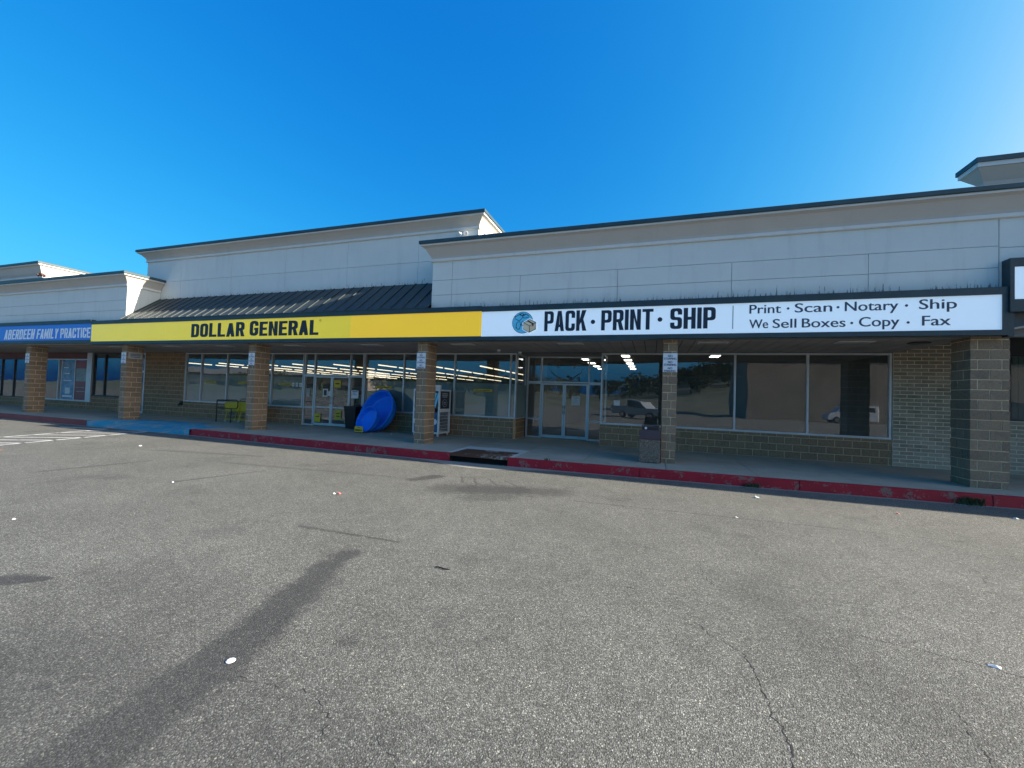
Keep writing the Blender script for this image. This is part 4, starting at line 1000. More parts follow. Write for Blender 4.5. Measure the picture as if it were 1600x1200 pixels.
t2 = MB(); disc(t2, -0.115, .845, .03, by0+.070, by0+.081, 12); tag(t2.build('paper_scrap', 'paper', None, origin=(-.115, by0+.07, .82)), 'white crumpled scrap stuck on the flap of the pebbled bin', 'scrap')

# ------------------------------------------------------------------ paddling pools leaning on the shop window
def pool(R, depth, base, lean, yaw, label, sticker):
    t = thing('paddling_pool', label, 'pool', (0, 0, 0), 'blue paddling pools leaning at the window')
    t['local'] = 1
    # local z = the way the pool opens
    A = Matrix.Rotation(math.radians(yaw), 4, 'Z') @ Matrix.Rotation(math.radians(90-lean), 4, 'X')
    t.rotation_euler = A.to_euler(); t.location = (base[0], base[1], base[2])
    flute = lambda i, a: 0.012*math.sin(a*22) if 2 <= i <= 8 else 0.0
    prof = [(R*.80, -depth+.006), (R*.86, -depth+.02), (R*.90, -depth*.72), (R*.94, -depth*.3), (R*.955, -.02), (R*.965, 0), (R*1.035, .006), (R*1.035, -.03), (R*.975, -.03), (R*.965, -depth*.3), (R*.92, -depth*.75), (R*.88, -depth+.005), (R*.82, -depth-.012)]
    mb = MB(); mb.lathe(prof, 88, None, 0, flute); part(mb, 'shell', 'pool', t, smooth=True, fix=True)
    if sticker:
        s = MB(); s.box(R*.28, R*.50, -R*.50, -R*.38, -depth+.008, -depth+.011)
        o = part(s, 'price_sticker', 'paper', t); o.rotation_euler = (0, 0, math.radians(32))
    return t
lean = 23
R1 = 0.83; pool(R1, .34, (-9.93, 13.40, R1*math.cos(math.radians(lean))+0.03), lean, -14, 'large blue plastic paddling pool leaning against the store window', False)
R2 = 0.50; pool(R2, .22, (-9.93, 12.86, R2*math.cos(math.radians(lean))+0.03), lean, -14, 'small blue plastic paddling pool nested in front of the large one', True)
t = thing('price_sign', 'small yellow price sign standing on the pavement before the blue pools', 'sign', (-9.95, 12.55, 0))
part(MB().box(-10.15, -9.80, 12.52, 12.545, 0.03, 0.235), 'board', 'cartyellow', t)
part(MB().box(-10.12, -9.83, 12.50, 12.60, 0.0, 0.03), 'foot', 'blackplastic', t)
mb = MB(); mb.box(-10.0, -9.93, 12.517, 12.519, .185, .205)
for a, b in ((-10.11, -10.05), (-10.04, -9.99), (-9.98, -9.93), (-9.92, -9.90), (-9.88, -9.84)): mb.box(a, b, 12.517, 12.519, .07, .13)
part(mb, 'marks', 'black', t)

# black bin beside the store doors
t = thing('wheelie_bin', 'black upright bin beside the store entrance doors', 'bin', (-11.2, 13.7, 0))
mb = MB(); mb.hexa([(-11.42, 13.55, .03), (-10.98, 13.55, .03), (-10.98, 13.95, .03), (-11.42, 13.95, .03), (-11.47, 13.48, .82), (-10.93, 13.48, .82), (-10.93, 13.97, .82), (-11.47, 13.97, .82)]); part(mb, 'body', 'blackplastic', t)
part(MB().bevbox(-11.49, -10.91, 13.46, 13.98, .82, .90, .02), 'lid', 'blackplastic', t)
for s in (-11.40, -11.04): part(MB().lathe([(.001, 0), (.06, 0), (.06, .04), (.001, .04)], 16, Matrix.Translation((s, 13.92, .06)) @ Matrix.Rotation(math.radians(90), 4, 'Y')), 'wheel', 'rubber', t)

# ------------------------------------------------------------------ vending cage behind the fourth pillar
t = thing('vending_cage', 'white framed gas bottle cage with dark printed side panel behind the pillar', 'vending cage', (-7.6, 13.5, 0))
cx0, cx1, cy0, cy1 = -8.07, -7.02, 13.02, 13.86; H_ = 1.66; s = 0.055
mb = MB()
for x in (cx0, cx1-s):
    for y in (cy0, cy1-s): mb.box(x, x+s, y, y+s, .10, H_)
for z in (.10, H_-s):
    for y in (cy0, cy1-s): mb.box(cx0+s, cx1-s, y+.001, y+s-.001, z, z+s)
    for x in (cx0, cx1-s): mb.box(x+.001, x+s-.001, cy0+s, cy1-s, z, z+s)
mb.box(cx1-s+.002, cx1-.002, cy0+s, cy1-s, .86, .98)
part(mb, 'cage_frame', 'whitepaint', t)
part(MB().box(cx0+s, cx1-s, cy1-s+.01, cy1-s+.02, .155, H_-s).box(cx0+.02, cx0+.03, cy0+s, cy1-s, .155, H_-s), 'back_panel', 'darkalu', t)
M['cagepanel'] = simple('dark_navy_panel', (0.018, 0.025, 0.04), 0.35); M['cageblue'] = simple('deep_blue_print', (0.03, 0.10, 0.22), 0.4, 0, 0.4, 4); M['cagegrey'] = simple('grey_print', (0.42, 0.45, 0.48), 0.5)
sp_ = part(MB().box(cx1-.030, cx1-.022, cy0+s, cy1-s, .98, H_-s), 'side_panel', 'cagepanel', t)
pr = MB(); xx = cx1-.021
for zz, a, b in ((1.52, .22, .62), (1.46, .20, .64), (1.40, .24, .60)): pr.box(xx, xx+.001, cy0+a, cy0+b, zz-.018, zz+.018)
pr.tube([(xx, cy0+.42+.17*math.cos(q*.3), 1.18+.13*math.sin(q*.3)) for q in range(21)], .010, 5, 0, closed=True)
for zz in (1.21, 1.15): pr.box(xx, xx+.001, cy0+.34, cy0+.50, zz-.014, zz+.014)
part(pr, 'print', 'cagegrey', sp_)
part(MB().box(cx1-.019, cx1-.015, cy0+.10, cy1-.10, .875, .965), 'side_label', 'whitepaint', t)
g = MB()
for i in range(1, 9): y = cy0+s+(cy1-cy0-2*s)*i/9; g.tube([(cx1-.03, y, .155), (cx1-.03, y, .86)], .005, 5)
for i in range(1, 6): z = .155+.7*i/6; g.tube([(cx1-.03, cy0+s, z), (cx1-.03, cy1-s, z)], .005, 5)
part(g, 'side_mesh', 'whitepaint', t)
d = part(MB().box(cx0+s, cx1-s, cy0+.008, cy0+.02, .98, H_-s), 'door', 'cagepanel', t)
pr = MB()
for q in range(3): pr.prism([(cx1-.45+.1*q, 1.02), (cx1-.36+.1*q, 1.02), (cx1-.22+.1*q, 1.52), (cx1-.28+.1*q, 1.55)], cy0+.005, cy0+.0075)
part(pr, 'print', 'globe', d)
d2 = part(MB().box(cx0+s, cx1-s, cy0+.008, cy0+.02, .155, .86), 'door', 'cageblue', t)
pr = MB()
for q in range(4): disc(pr, cx1-.18-.25*q, .52, .10, cy0+.004, cy0+.0078, 18)
part(pr, 'print', 'whitepaint', d2)
part(MB().bevbox(cx1-.28, cx1+.02, cy0-.02, cy0+.06, H_, H_+.15, .01), 'header_sign', 'whitepaint', t)
for x in (cx0+.06, cx1-.06):
    for y in (cy0+.06, cy1-.06): part(MB().lathe([(.001, -.02), (.05, -.02), (.05, .02), (.001, .02)], 14, Matrix.Translation((x, y, .05)) @ Matrix.Rotation(math.radians(90), 4, 'Y')), 'castor', 'whitepaint', t)

# ------------------------------------------------------------------ cart corral and yellow carts
t = thing('cart_corral', 'black tubular rail penning the yellow carts beside the pillar', 'rail', (-16.6, 12.9, 0))
part(MB().tube([(-17.36, 12.72, 0), (-17.36, 12.72, .92)], .022, 8), 'post', 'blackmetal', t)
part(MB().tube([(-17.36, 12.72, .90), (-14.6, 12.72, .93)], .020, 8), 'rail', 'blackmetal', t)
hp = [(-17.36, 12.72, .60)]+[(-16.30+.12*math.sin(a), 12.72, .72-.12*math.cos(a)) for a in [i*math.pi/8 for i in range(9)]]
part(MB().tube([(-17.36, 12.72, .60), (-16.3, 12.72, .585), (-16.2, 12.72, .62), (-16.17, 12.72, .70), (-16.17, 12.72, .90)], .020, 8), 'rail', 'blackmetal', t)
part(MB().tube([(-16.55, 12.74, 0), (-16.55, 12.74, .58)], .020, 8), 'post', 'blackmetal', t)
part(MB().tube([(-17.36, 13.6, 0), (-17.36, 13.6, .92), (-17.36, 12.72, .92)], .020, 8), 'post', 'blackmetal', t)
def cart(x, y, label, first=None):
    if first: return copy_thing(first, (x, y, 0), label)
    t = thing('shopping_cart', label, 'cart', (x, y, 0), 'yellow carts nested in the rail'); t['local'] = 1
    b = MB()     # tapered yellow basket of slats
    def pt(u, v, z): # u 0..1 along, v -1..1 across
        k = (z-.45)/.45; return (-.42+u*(.86)+(0.05*k if u > .5 else -.03*k), v*(.20+.05*u+.03*k), z)
    for v in (-1, 1):
        for z in (.50, .60, .70, .80, .88): b.tube([pt(0, v, z), pt(1, v, z)], .008, 6)
        for i in range(11): u = i/10; b.tube([pt(u, v, .46), pt(u, v, .90)], .006, 5)
    for u in (0, 1):
        for z in (.50, .60, .70, .80, .88): b.tube([pt(u, -1, z), pt(u, 1, z)], .008, 6)
    b.hexa([pt(0, -1, .45), pt(1, -1, .45), pt(1, 1, .45), pt(0, 1, .45), pt(0, -1, .46), pt(1, -1, .46), pt(1, 1, .46), pt(0, 1, .46)])
    for v in (-1, 1): b.hexa([pt(.03, v*.99, .50), pt(.97, v*.99, .50), pt(.97, v*.985, .50), pt(.03, v*.985, .50), pt(.03, v*.99, .84), pt(.97, v*.99, .84), pt(.97, v*.985, .84), pt(.03, v*.985, .84)])
    part(b, 'basket', 'cartyellow', t)
    f = MB()
    for v in (-.22, .22): f.tube([(-.40, v, .12), (.40, v, .12), (.44, v, .30), (.36, v, .46)], .013, 7); f.tube([(-.36, v, .12), (-.28, v, .45)], .013, 7)
    f.tube([(-.40, -.22, .12), (-.40, .22, .12)], .012, 7); f.tube([(.40, -.22, .12), (.40, .22, .12)], .012, 7)
    part(f, 'cart_frame', 'cartyellow', t)
    part(MB().tube([(.47, -.24, .93), (.52, -.24, 1.0), (.52, .24, 1.0), (.47, .24, .93)], .014, 8), 'handle', 'blackplastic', t)
    for a in (-.38, .38):
        for v in (-.22, .22): part(MB().lathe([(.001, -.015), (.05, -.015), (.05, .015), (.001, .015)], 14, Matrix.Translation((a, v, .055)) @ Matrix.Rotation(math.radians(90), 4, 'X')), 'wheel', 'lens', t)
    return t
c1 = cart(-16.75, 13.15, 'yellow plastic shopping cart at the outer end of the black rail'); cart(-15.95, 13.15, 'yellow shopping cart half hidden by the stone pillar', c1)

# ------------------------------------------------------------------ storm drain
t = thing('storm_drain', 'rust-stained storm drain inlet let into the red kerb', 'drain', (-4.1, 10.2, -0.2))
yk0 = ky(-4.85); yk1 = ky(-3.3)
mb = MB(); mb.box(-5.02, -4.86, ky(-4.9)+.17, 11.28, 0.001, 0.005).box(-3.32, -3.20, ky(-3.3)+.17, 11.28, 0.001, 0.005).box(-4.86, -3.32, 10.70, 11.279, 0.001, 0.005); part(mb, 'concrete_surround', 'newconcrete', t)
part(MB().box(-4.855, -3.325, yk0+.06, 10.70, 0.0015, 0.009), 'cover_slab', 'rust', t)
part(MB().hexa([(DR0, yk0-.0, -.055), (DR1, yk1-.0, -.055), (DR1, yk1+.16, -.055), (DR0, yk0+.16, -.055), (DR0, yk0+.02, .004), (DR1, yk1+.02, .004), (DR1, yk1+.16, .004), (DR0, yk0+.16, .004)]), 'lintel', 'rust', t)
mb = MB(); mb.box(DR0, DR1, yk0+.13, yk0+.15, -.26, -.056).box(DR0, DR1, yk0-.0, yk0+.13, -.26, -.192).box(DR0, DR0+.01, yk0, yk0+.13, -.192, -.056).box(DR1-.01, DR1, yk0, yk0+.13, -.192, -.056); part(mb, 'inlet', 'void', t)

# ------------------------------------------------------------------ notices, posters, small fittings
def sheet(name, x0, x1, z0, z1, y, label, cat, mats, bars=(), group=None):
    t = thing(name, label, cat, ((x0+x1)/2, y, z0), group)
    part(MB().box(x0, x1, y-.004, y, z0, z1), 'sheet', mats[0], t)
    if bars:
        mb = MB()
        for (a, b, c, d) in bars: mb.box(x0+(x1-x0)*a, x0+(x1-x0)*b, y-.0052, y-.0042, z0+(z1-z0)*c, z0+(z1-z0)*d)
        part(mb, 'print', mats[1], t)
    return t
M['posterblue'] = simple('pale_blue_print', (0.13, 0.27, 0.42), 0.4, 0, 0.5, 3); M['posterred'] = simple('dark_red_print', (0.23, 0.035, 0.04), 0.4, 0, 0.3, 2); M['postergrey'] = simple('grey_green_print', (0.20, 0.25, 0.25), 0.4, 0, 0.3, 2)
yp = 14.02
sheet('window_poster', -31.15, -30.06, 0.50, 2.58, yp, 'tall pale blue poster in the clinic window', 'poster', ['posterblue', 'paper'], [(.1, .9, .05, .10), (.3, .7, .14, .30), (.12, .8, .48, .50), (.2, .6, .66, .69), (.1, .5, .82, .84)])
sheet('window_poster', -29.96, -28.95, 0.50, 2.62, yp, 'tall red and grey poster in the clinic window', 'poster', ['posterred', 'postergrey'], [(.04, .96, .47, .80), (.1, .9, .20, .22), (.1, .8, .30, .32)])
bars = [(.12, .88, .80, .90), (.12, .6, .66, .70), (.12, .86, .54, .58), (.12, .8, .42, .46), (.12, .7, .30, .34), (.12, .84, .16, .20)]
sheet('paper_notice', -2.78, -2.48, 1.26, 1.58, YR+.028, 'white paper notice on the right leaf of the recessed doors', 'notice', ['paper', 'cagegrey'], bars)
sheet('paper_notice', -1.17, -0.98, 1.33, 1.50, yp, 'small white notice in the window right of the recessed doors', 'notice', ['paper', 'cagegrey'], bars[:3])
sheet('paper_notice', -13.05, -12.80, 1.22, 1.55, YS+.028, 'white bordered notice on the left store entrance door', 'notice', ['paper', 'darkalu'], [(.2, .8, .15, .85)])
sheet('paper_notice', -12.78, -12.66, 1.26, 1.45, YS+.027, 'small white card by the handle of the store entrance door', 'notice', ['paper', 'cagegrey'], bars[1:4])
sheet('paper_notice', -12.50, -12.15, 1.62, 1.92, YS+.028, 'yellow square notice high on the right store entrance door', 'notice', ['cartyellow', 'black'], [(.2, .8, .45, .6)])
sheet('paper_notice', -12.38, -12.08, 0.30, 0.68, YS+.028, 'yellow notice low on the right store entrance door', 'notice', ['cartyellow', 'black'], [(.2, .8, .3, .4), (.2, .8, .6, .7)])
sheet('paper_notice', -13.45, -13.12, 0.15, 0.50, YS+.026, 'yellow sheet low on the left store entrance door', 'notice', ['cartyellow', 'black'], [(.2, .8, .6, .7)])
sheet('paper_notice', -11.62, -11.28, 1.20, 1.52, YS+.05, 'pale blue notice on the dark panel beside the store doors', 'notice', ['whiteletter', 'bluetext'], bars[:4])
sheet('paper_notice', -13.95, -13.76, 1.20, 1.55, YS+.05, 'pale green notice in the sidelight left of the store doors', 'notice', ['lens', 'postergrey'], bars[:3])
sheet('paper_notice', -10.50, -10.16, 1.05, 1.48, yp, 'grey sheet in the store window just above the blue pools', 'notice', ['lens'])
for i, lb in enumerate(('first', 'second', 'third')):
    x = -14.72+.20*i; sheet('paper_notice', x, x+.13, 1.60, 1.76, yp, 'little white card beside the store door frame, %s of three from the yellow strip' % lb, 'notice', ['paper', 'cagegrey'], [(.25, .75, .3, .7)], 'three white cards in a row')
def decal(x, label):
    t = thing('window_decal', label, 'decal', (x, yp, 1.66), 'yellow strips across the frosted glass')
    part(MB().box(x, x+.72, yp-.003, yp, 1.645, 1.735), 'strip', 'cartyellow', t)
    mb = MB(); put_text(mb, 'DOLLAR GENERAL', x+.07, x+.65, 1.665, .05, yp-.0045, 0, .003); part(mb, 'lettering', 'black', t)
for x, l in ((-20.0, 'yellow strip decal in the widest left store window, left of its mullion'), (-17.85, 'yellow strip decal in the left store window behind the yellow carts'), (-15.47, 'yellow strip decal beside the three white cards'), (-10.43, 'yellow strip decal above the blue pools'), (-6.18, 'yellow strip decal right of the vending cage')): decal(x, l)
t = thing('transom_artwork', 'dark glossy plaque with curling grey shapes above the recessed doors', 'plaque', (-3.0, YR+.05, 2.2))
part(MB().box(-3.75, -2.32, YR+.07, YR+.09, 2.2, 2.82), 'panel', 'black', t)
mb = MB()
for s in (-1, 1):
    c = -3.03
    mb.tube([(c+s*.62, YR+.066, 2.62), (c+s*.55, YR+.066, 2.45), (c+s*.38, YR+.066, 2.34), (c+s*.30, YR+.066, 2.28)], [.012, .022, .028, .02], 6)
    mb.tube([(c+s*.60, YR+.066, 2.76), (c+s*.40, YR+.066, 2.74), (c+s*.32, YR+.066, 2.66), (c+s*.22, YR+.066, 2.60), (c+s*.26, YR+.066, 2.78)], [.01, .02, .024, .018, .01], 6)
part(mb, 'relief', 'postergrey', t)
t = thing('hose_tap', 'small black wall tap below the left store window', 'tap', (-21.4, 13.9, .55))
part(MB().tube([(-21.42, 13.99, .60), (-21.42, 13.86, .60), (-21.42, 13.84, .50)], .035, 10), 'spout', 'blackmetal', t)
part(MB().bevbox(-21.52, -21.36, 13.93, 13.985, .52, .72, .01), 'tap_body', 'blackmetal', t)

# litter
def scrap(name, x, y, sz, label, cat, mat, z=GZ, tall=.012, seed=0):
    rnd = random.Random(seed+int(x*100)); mb = MB(); n = 7
    ring_ = [(x+math.cos(2*math.pi*i/n)*sz*rnd.uniform(.6, 1.1), y+math.sin(2*math.pi*i/n)*sz*rnd.uniform(.4, .8)) for i in range(n)]
    vs = [(p[0], p[1], z+.003+rnd.random()*tall*.4) for p in ring_]+[(x+(p[0]-x)*.55, y+(p[1]-y)*.55, z+.006+rnd.random()*tall) for p in ring_]
    fs = [(i, (i+1) % n, (i+1) % n+n, i+n) for i in range(n)]+[tuple(range(n, 2*n))]
    mb.add(vs, fs); return tag(mb.build(name, mat, None, origin=(x, y, z)), label, cat)
t = thing('cup_lid', 'white plastic cup lid lying on the dark trail in the asphalt', 'lid', (-2.46, 1.98, GZ))
part(MB().lathe([(.026, .001), (.028, .003), (.026, .005), (.022, .005), (.020, .008), (.001, .009)], 24, Matrix.Translation((-2.46, 1.98, GZ+.001))), 'lid_disc', 'plate', t)
M['redscrap'] = simple('red_wrapper', (0.55, 0.12, 0.10), 0.5)
scrap('paper_scrap', -4.86, 5.69, .05, 'crumpled pink and white wrapper on open asphalt before the yellow store', 'scrap', 'redscrap', tall=.03)
scrap('paper_scrap', -4.93, 5.66, .032, 'white torn end beside the pink wrapper', 'scrap', 'paper', tall=.02)
scrap('paper_scrap', 1.88, 8.8, .05, 'white flattened paper near the shadow edge, right of the slim pillar', 'scrap', 'paper', tall=.03)
scrap('paper_scrap', 1.26, 7.12, .032, 'small white scrap lying on the long asphalt seam', 'scrap', 'paper', tall=.02)
scrap('paper_scrap', 3.9, 8.62, .03, 'small orange wrapper before the thick pillar', 'scrap', 'redscrap', tall=.02)
scrap('paper_scrap', 5.7, 9.16, .05, 'white scrap in the kerb shadow at the right edge', 'scrap', 'paper', tall=.02)
scrap('paper_scrap', -13.19, 7.62, .06, 'white scrap on the asphalt between the painted stripes and the pillar', 'scrap', 'paper', tall=.02)
scrap('paper_scrap', -7.91, 5.09, .035, 'white scrap at the end of the patched seam', 'scrap', 'paper', tall=.02)
scrap('paper_scrap', -7.34, 2.95, .025, 'white scrap on the left asphalt before the grey patch', 'scrap', 'paper', tall=.02)
mb = MB(); mb.add([(2.215, 3.79, GZ+.002), (2.27, 3.765, GZ+.002), (2.29, 3.80, GZ+.003), (2.255, 3.79, GZ+.014), (2.228, 3.815, GZ+.003)], [(0, 1, 3), (1, 2, 3), (2, 4, 3), (4, 0, 3)])
tag(mb.build('paper_scrap', 'paper', None, origin=(2.25, 3.78, GZ)), 'folded white paper standing up on the right asphalt crack', 'scrap')
mb = MB(); mb.tube([(-1.99, 3.745, GZ+.006), (-1.94, 3.73, GZ+.012), (-1.89, 3.722, GZ+.010), (-1.83, 3.735, GZ+.006)], [.004, .007, .007, .004], 6)
tag(mb.build('twig', 'crack', None, origin=(-1.9, 3.73, GZ)), 'dark bent twig on the open asphalt', 'twig')
scrap('pebble', -10.35+.9, 12.55, .035, 'pale pebble on the pavement before the blue pools', 'pebble', 'paper', z=0.0, tall=.04)
scrap('pebble', -8.75, 12.75, .03, 'pale pebble on the pavement right of the large pool', 'pebble', 'paper', z=0.0, tall=.04)
# specks of grit along the kerb foot
mb = MB(); rnd = random.Random(11)
for i in range(260):
    x = rnd.uniform(-14, 8); y = ky(x)-abs(rnd.gauss(0, .16))-.01; r = rnd.uniform(.004, .014); z = GZ+.006
    mb.add([(x-r, y-r, z), (x+r, y-r*.6, z), (x+r*.7, y+r, z), (x-r*.5, y+r*.8, z), (x, y, z+r)], [(0, 1, 4), (1, 2, 4), (2, 3, 4), (3, 0, 4)])
g_ = mb.build('grit', 'gutter'); g_['kind'] = 'stuff'
# weeds in the kerb joints
def weed(x, y, z, n, h, spread, label):
    rnd = random.Random(int(x*77)); mb = MB()
    for i in range(n):
        a = rnd.uniform(0, 2*math.pi); L = h*rnd.uniform(.45, 1.1); px, py = x+rnd.gauss(0, spread*.45), y+rnd.gauss(0, .025); b = rnd.uniform(.3, 1.1); wd = rnd.uniform(.004, .010)
        dx, dy = math.cos(a)*b*L*.8, math.sin(a)*b*L*.6; tx, ty = -math.sin(a)*wd, math.cos(a)*wd
        m_ = (px+dx*.5, py+dy*.5, z+L*.62); e = (px+dx, py+dy, z+L*(1-.35*b))
        mb.add([(px-tx, py-ty, z), (px+tx, py+ty, z), (m_[0]+tx, m_[1]+ty, m_[2]), (m_[0]-tx, m_[1]-ty, m_[2]), e], [(0, 1, 2, 3), (3, 2, 4)])
    tag(mb.build('weed', 'weed', None, origin=(x, y, z), fix=False), label, 'weed', 'weeds sprouting from the kerb')
weed(5.62, ky(5.6)-.02, GZ, 190, .20, .22, 'bushy weed sprouting from the kerb before the thick pillar')
weed(2.02, ky(2.0)-.01, GZ, 70, .13, .14, 'flat weed at the kerb joint between the slim and thick pillars')
weed(-2.35, ky(-2.3)+.15, 0.0, 26, .07, .08, 'tiny weed on top of the kerb right of the storm drain')

# ------------------------------------------------------------------ lights and shelves inside the stores
def strip_row(x, y0, y1, z, label, first=None):
    if first: return copy_thing(first, (x, y0, z), label)
    t = thing('strip_light', label, 'ceiling light', (x, y0, z), 'rows of strip lights in the yellow store'); t['local'] = 1
    mb = MB(); n = int((y1-y0)/2.55)
    for i in range(n): mb.box(-.022, .022, i*2.55, i*2.55+2.2, -.045, .02)
    part(MB().box(-.05, .05, 0, y1-y0, .021, .07), 'housing', 'lens', t); part(mb, 'tubes', 'tube', t)
    return t
row = None
for i in range(9):
    r_ = strip_row(-6.6-3.86*i, 24.6, 52, 3.38, 'long row of lit strip lights on the ceiling inside the yellow store', row); row = row or r_
def troffer(x, y, label, first=None):
    if first: return copy_thing(first, (x, y, 3.38), label)
    t = thing('ceiling_light', label, 'ceiling light', (x, y, 3.38), 'lit panels inside the shipping shop'); t['local'] = 1
    part(MB().box(-.16, .16, -.36, .36, -.01, 0.0), 'diffuser', 'troffer', t); part(MB().box(-.20, .20, -.40, .40, .001, .06), 'housing', 'whitepaint', t); return t
tr = None
for x, ys in ((-1.08, (18.2, 20.05, 21.9, 23.8, 25.7)), (-3.0, (18.0, 19.9, 21.9, 24.0, 26.0)), (2.35, (18.2,))):
    for y in ys:
        r_ = troffer(x, y, 'small lit ceiling panel seen through the shipping shop glass', tr); tr = tr or r_
r_['label'] = 'single lit ceiling panel seen right of the slim pillar'; r_['group'] = 'lone lit panel'
rnd = random.Random(4)
GOODS = [simple('goods_%s' % n, c, 0.5) for n, c in (('red', (.35, .04, .03)), ('yellow', (.5, .38, .03)), ('blue', (.04, .10, .3)), ('green', (.06, .22, .07)), ('white', (.5, .5, .48)), ('brown', (.16, .09, .05)))]
def shelf(x, y, label, w=3.0):
    t = thing('shop_shelf', label, 'shelf', (x, y, 0), 'shelves inside the yellow store')
    mb = MB(); mb.box(x, x+w, y+.42, y+.45, 0, 1.7)
    for z in (.12, .5, .9, 1.3): mb.box(x, x+w, y, y+.42, z, z+.03)
    part(mb, 'rack', 'lens', t)
    mb = MB(); 
    for z in (.155, .535, .935, 1.335):
        q = x+.02
        while q < x+w-.1:
            wd = rnd.uniform(.08, .2); mb.box(q, q+wd-.008, y+.05, y+.38, z, z+rnd.uniform(.14, .30), rnd.randrange(6)); q += wd
    o = part(mb, 'merchandise', GOODS, t); o['kind'] = 'stuff'
for i, (x, y) in enumerate(((-17.5, 16.6), (-14.0, 16.4), (-20.5, 17.5))): shelf(x, y, 'stocked shelf inside the yellow store behind the entrance glass')

# ------------------------------------------------------------------ across the lot (what the windows mirror)
def hillh(x, d):
    t = min(1, max(0, (x+12)/62)); t = t*t*(3-2*t); return d**0.9*(4.5+17*t)
mb = MB(); nx_, ny_ = 60, 14; vs = []
for j in range(ny_+1):
    for i in range(nx_+1):
        x = -220+440*i/nx_; d = j/ny_; y = -46-110*d
        h = hillh(x, d)+1.6*noise.noise((x*.03, y*.03, 1))*d
        vs.append((x, y, GZ-.02+h))
fs = [(j*(nx_+1)+i, j*(nx_+1)+i+1, (j+1)*(nx_+1)+i+1, (j+1)*(nx_+1)+i) for j in range(ny_) for i in range(nx_)]
M['hillgrass'] = simple('dry_hill_grass', (0.07, 0.085, 0.055), 0.95, 0, 0.55, 0.35)
M['leaves'] = simple('wood_leaves', (0.035, 0.055, 0.020), 0.8, 0, 0.5, 0.6)
hill = structure(mb.add(vs, fs), 'hill', 'hillgrass')
mb = MB(); rnd = random.Random(8)
for i in range(230):
    x = rnd.uniform(-170, 160); d = rnd.random()**0.8; y = -75-75*d
    zb = hillh(x, (-46-y)/110)
    R = rnd.uniform(2.2, 4.0); hh = rnd.uniform(2.2, 3.6)
    for q in range(130):
        u = Vector((rnd.gauss(0, 1), rnd.gauss(0, 1), rnd.gauss(0, .9))).normalized()*R*rnd.uniform(.5, 1); c = Vector((x, y, zb+hh))+u; s = rnd.uniform(.25, .55)
        a = Vector((rnd.gauss(0, 1), rnd.gauss(0, 1), rnd.gauss(0, 1))).normalized()*s; b = a.orthogonal().normalized()*s
        mb.add([c-a, c-b, c+a, c+b], [(0, 1, 2, 3)])
    mb.box(x-.2, x+.2, y-.2, y+.2, zb-1, zb+hh)
wd_ = mb.build('woodland', 'leaves', fix=False); wd_['kind'] = 'stuff'
t = thing('distant_building', 'long tan building with white bands on the far side of the car park', 'building', (-140, -92, 0))
M['tan'] = simple('tan_render', (0.30, 0.245, 0.19), 0.9, 0, 0.2, 0.5)
part(MB().box(-190, -95, -105, -92, GZ, 6.5), 'wall', 'tan', t); part(MB().box(-191, -94, -106, -91.5, 6.5, 8.5), 'parapet', 'trim', t)
mb = MB()
for i in range(12): mb.box(-187+7.4*i, -182+7.4*i, -92.05, -91.98, 0.3, 3.4)
part(mb, 'window', 'darkalu', t)
t = thing('brick_block', 'long tan brick block across the car park, mirrored in the widest shop window', 'building', (24, -32, 0))
part(MB().box(11.5, 42, -44, -31, GZ, 7.4), 'wall', 'tan', t); part(MB().box(11.3, 42.2, -44.2, -30.8, 7.4, 7.8), 'parapet', 'trim', t)
mb = MB()
for i in range(3): mb.box(26+5*i, 29+5*i, -31.05, -30.98, 0.4, 2.8)
part(mb, 'window', 'darkalu', t)
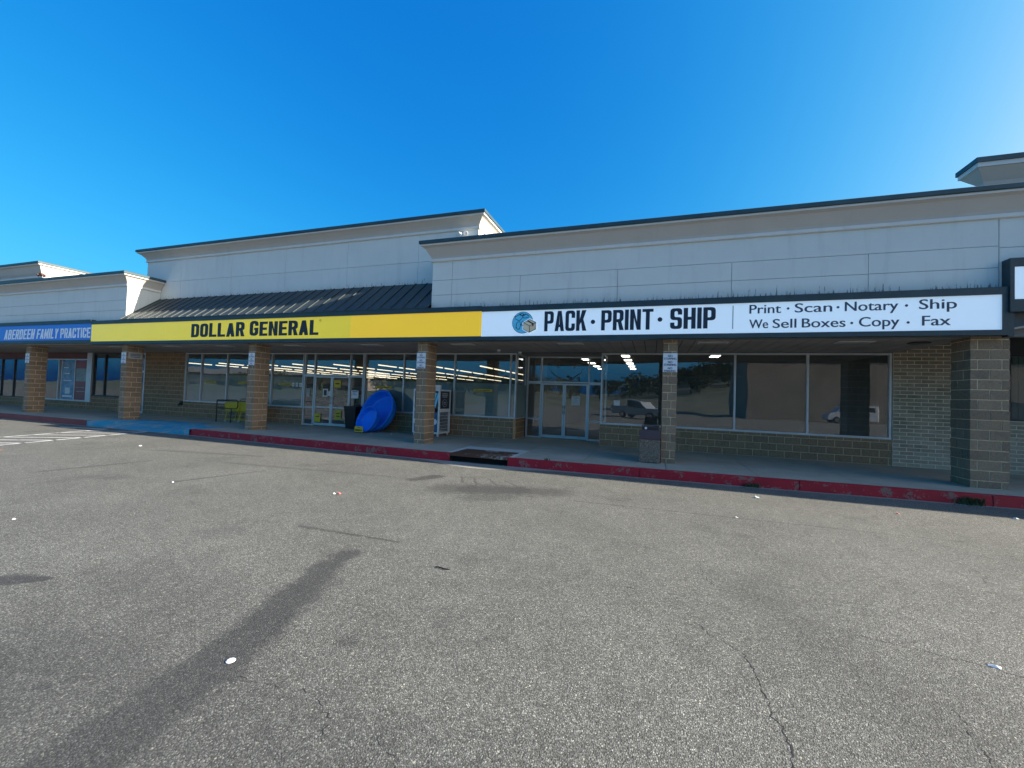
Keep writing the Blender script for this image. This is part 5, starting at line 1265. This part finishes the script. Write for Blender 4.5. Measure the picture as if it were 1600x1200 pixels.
def vehicle(name, x, y, rz, label, prof, cabin, m):
    t = thing(name, label, 'vehicle', (x, y, GZ), None, (0, 0, rz)); t['local'] = 1
    W = .92; b = MB(); b.prism(prof, -W, W); o = part(b, 'body', m, t)
    md = o.modifiers.new('bevel', 'BEVEL'); md.width = .06; md.segments = 3
    g = MB(); g.prism(cabin, -W-.004, W+.004); part(g, 'side_window', 'darkalu', t)
    for a in (-1.35, 1.40):
        for s in (-1, 1):
            wh = part(MB().lathe([(.001, -.11), (.30, -.11), (.34, -.08), (.34, .08), (.30, .11), (.001, .11)], 24, Matrix.Translation((a, s*.84, .34)) @ Matrix.Rotation(math.radians(90), 4, 'X')), 'wheel', 'rubber', t)
            part(MB().lathe([(.001, -.115), (.20, -.115), (.20, .115), (.001, .115)], 18, Matrix.Translation((a, s*.845, .34)) @ Matrix.Rotation(math.radians(90), 4, 'X')), 'rim', 'chrome', wh)
    for s in (-.62, .62): part(MB().bevbox(2.16, 2.29, s-.17, s+.17, .72, .86, .02), 'headlight', 'plate', t)
    return t
suv = [(-2.25, .32), (2.2, .32), (2.26, .7), (2.15, .98), (1.15, 1.06), (.55, 1.62), (-1.9, 1.68), (-2.28, 1.05)]
suvw = [(.95, 1.08), (.48, 1.52), (-1.8, 1.57), (-2.02, 1.08)]
pick = [(-2.6, .38), (2.2, .38), (2.28, .75), (2.2, 1.05), (1.1, 1.12), (.55, 1.72), (-.75, 1.76), (-.85, 1.12), (-2.6, 1.12)]
pickw = [(.92, 1.14), (.48, 1.62), (-.62, 1.64), (-.66, 1.14)]
vehicle('parked_car', -24, -15, math.radians(200), 'white parked estate car across the car park, mirrored in the store windows', suv, suvw, 'whitepaint')
M['silver'] = simple('silver_car_paint', (0.42, 0.43, 0.44), 0.3, 0.5)
vehicle('pickup_truck', -1.0, -13, math.radians(25), 'silver pickup parked behind the camera, mirrored in the shop windows', pick, pickw, 'silver')
van = [(-2.5, .35), (2.2, .35), (2.28, .8), (2.1, 1.05), (1.5, 1.15), (.95, 1.9), (-2.45, 1.95), (-2.5, 1.2)]
vanw = [(1.3, 1.2), (.88, 1.75), (-2.2, 1.78), (-2.2, 1.2)]
vehicle('parked_van', 20.5, -27, math.radians(180), 'white van parked before the tan brick block, mirrored in the widest window', van, vanw, 'whitepaint')
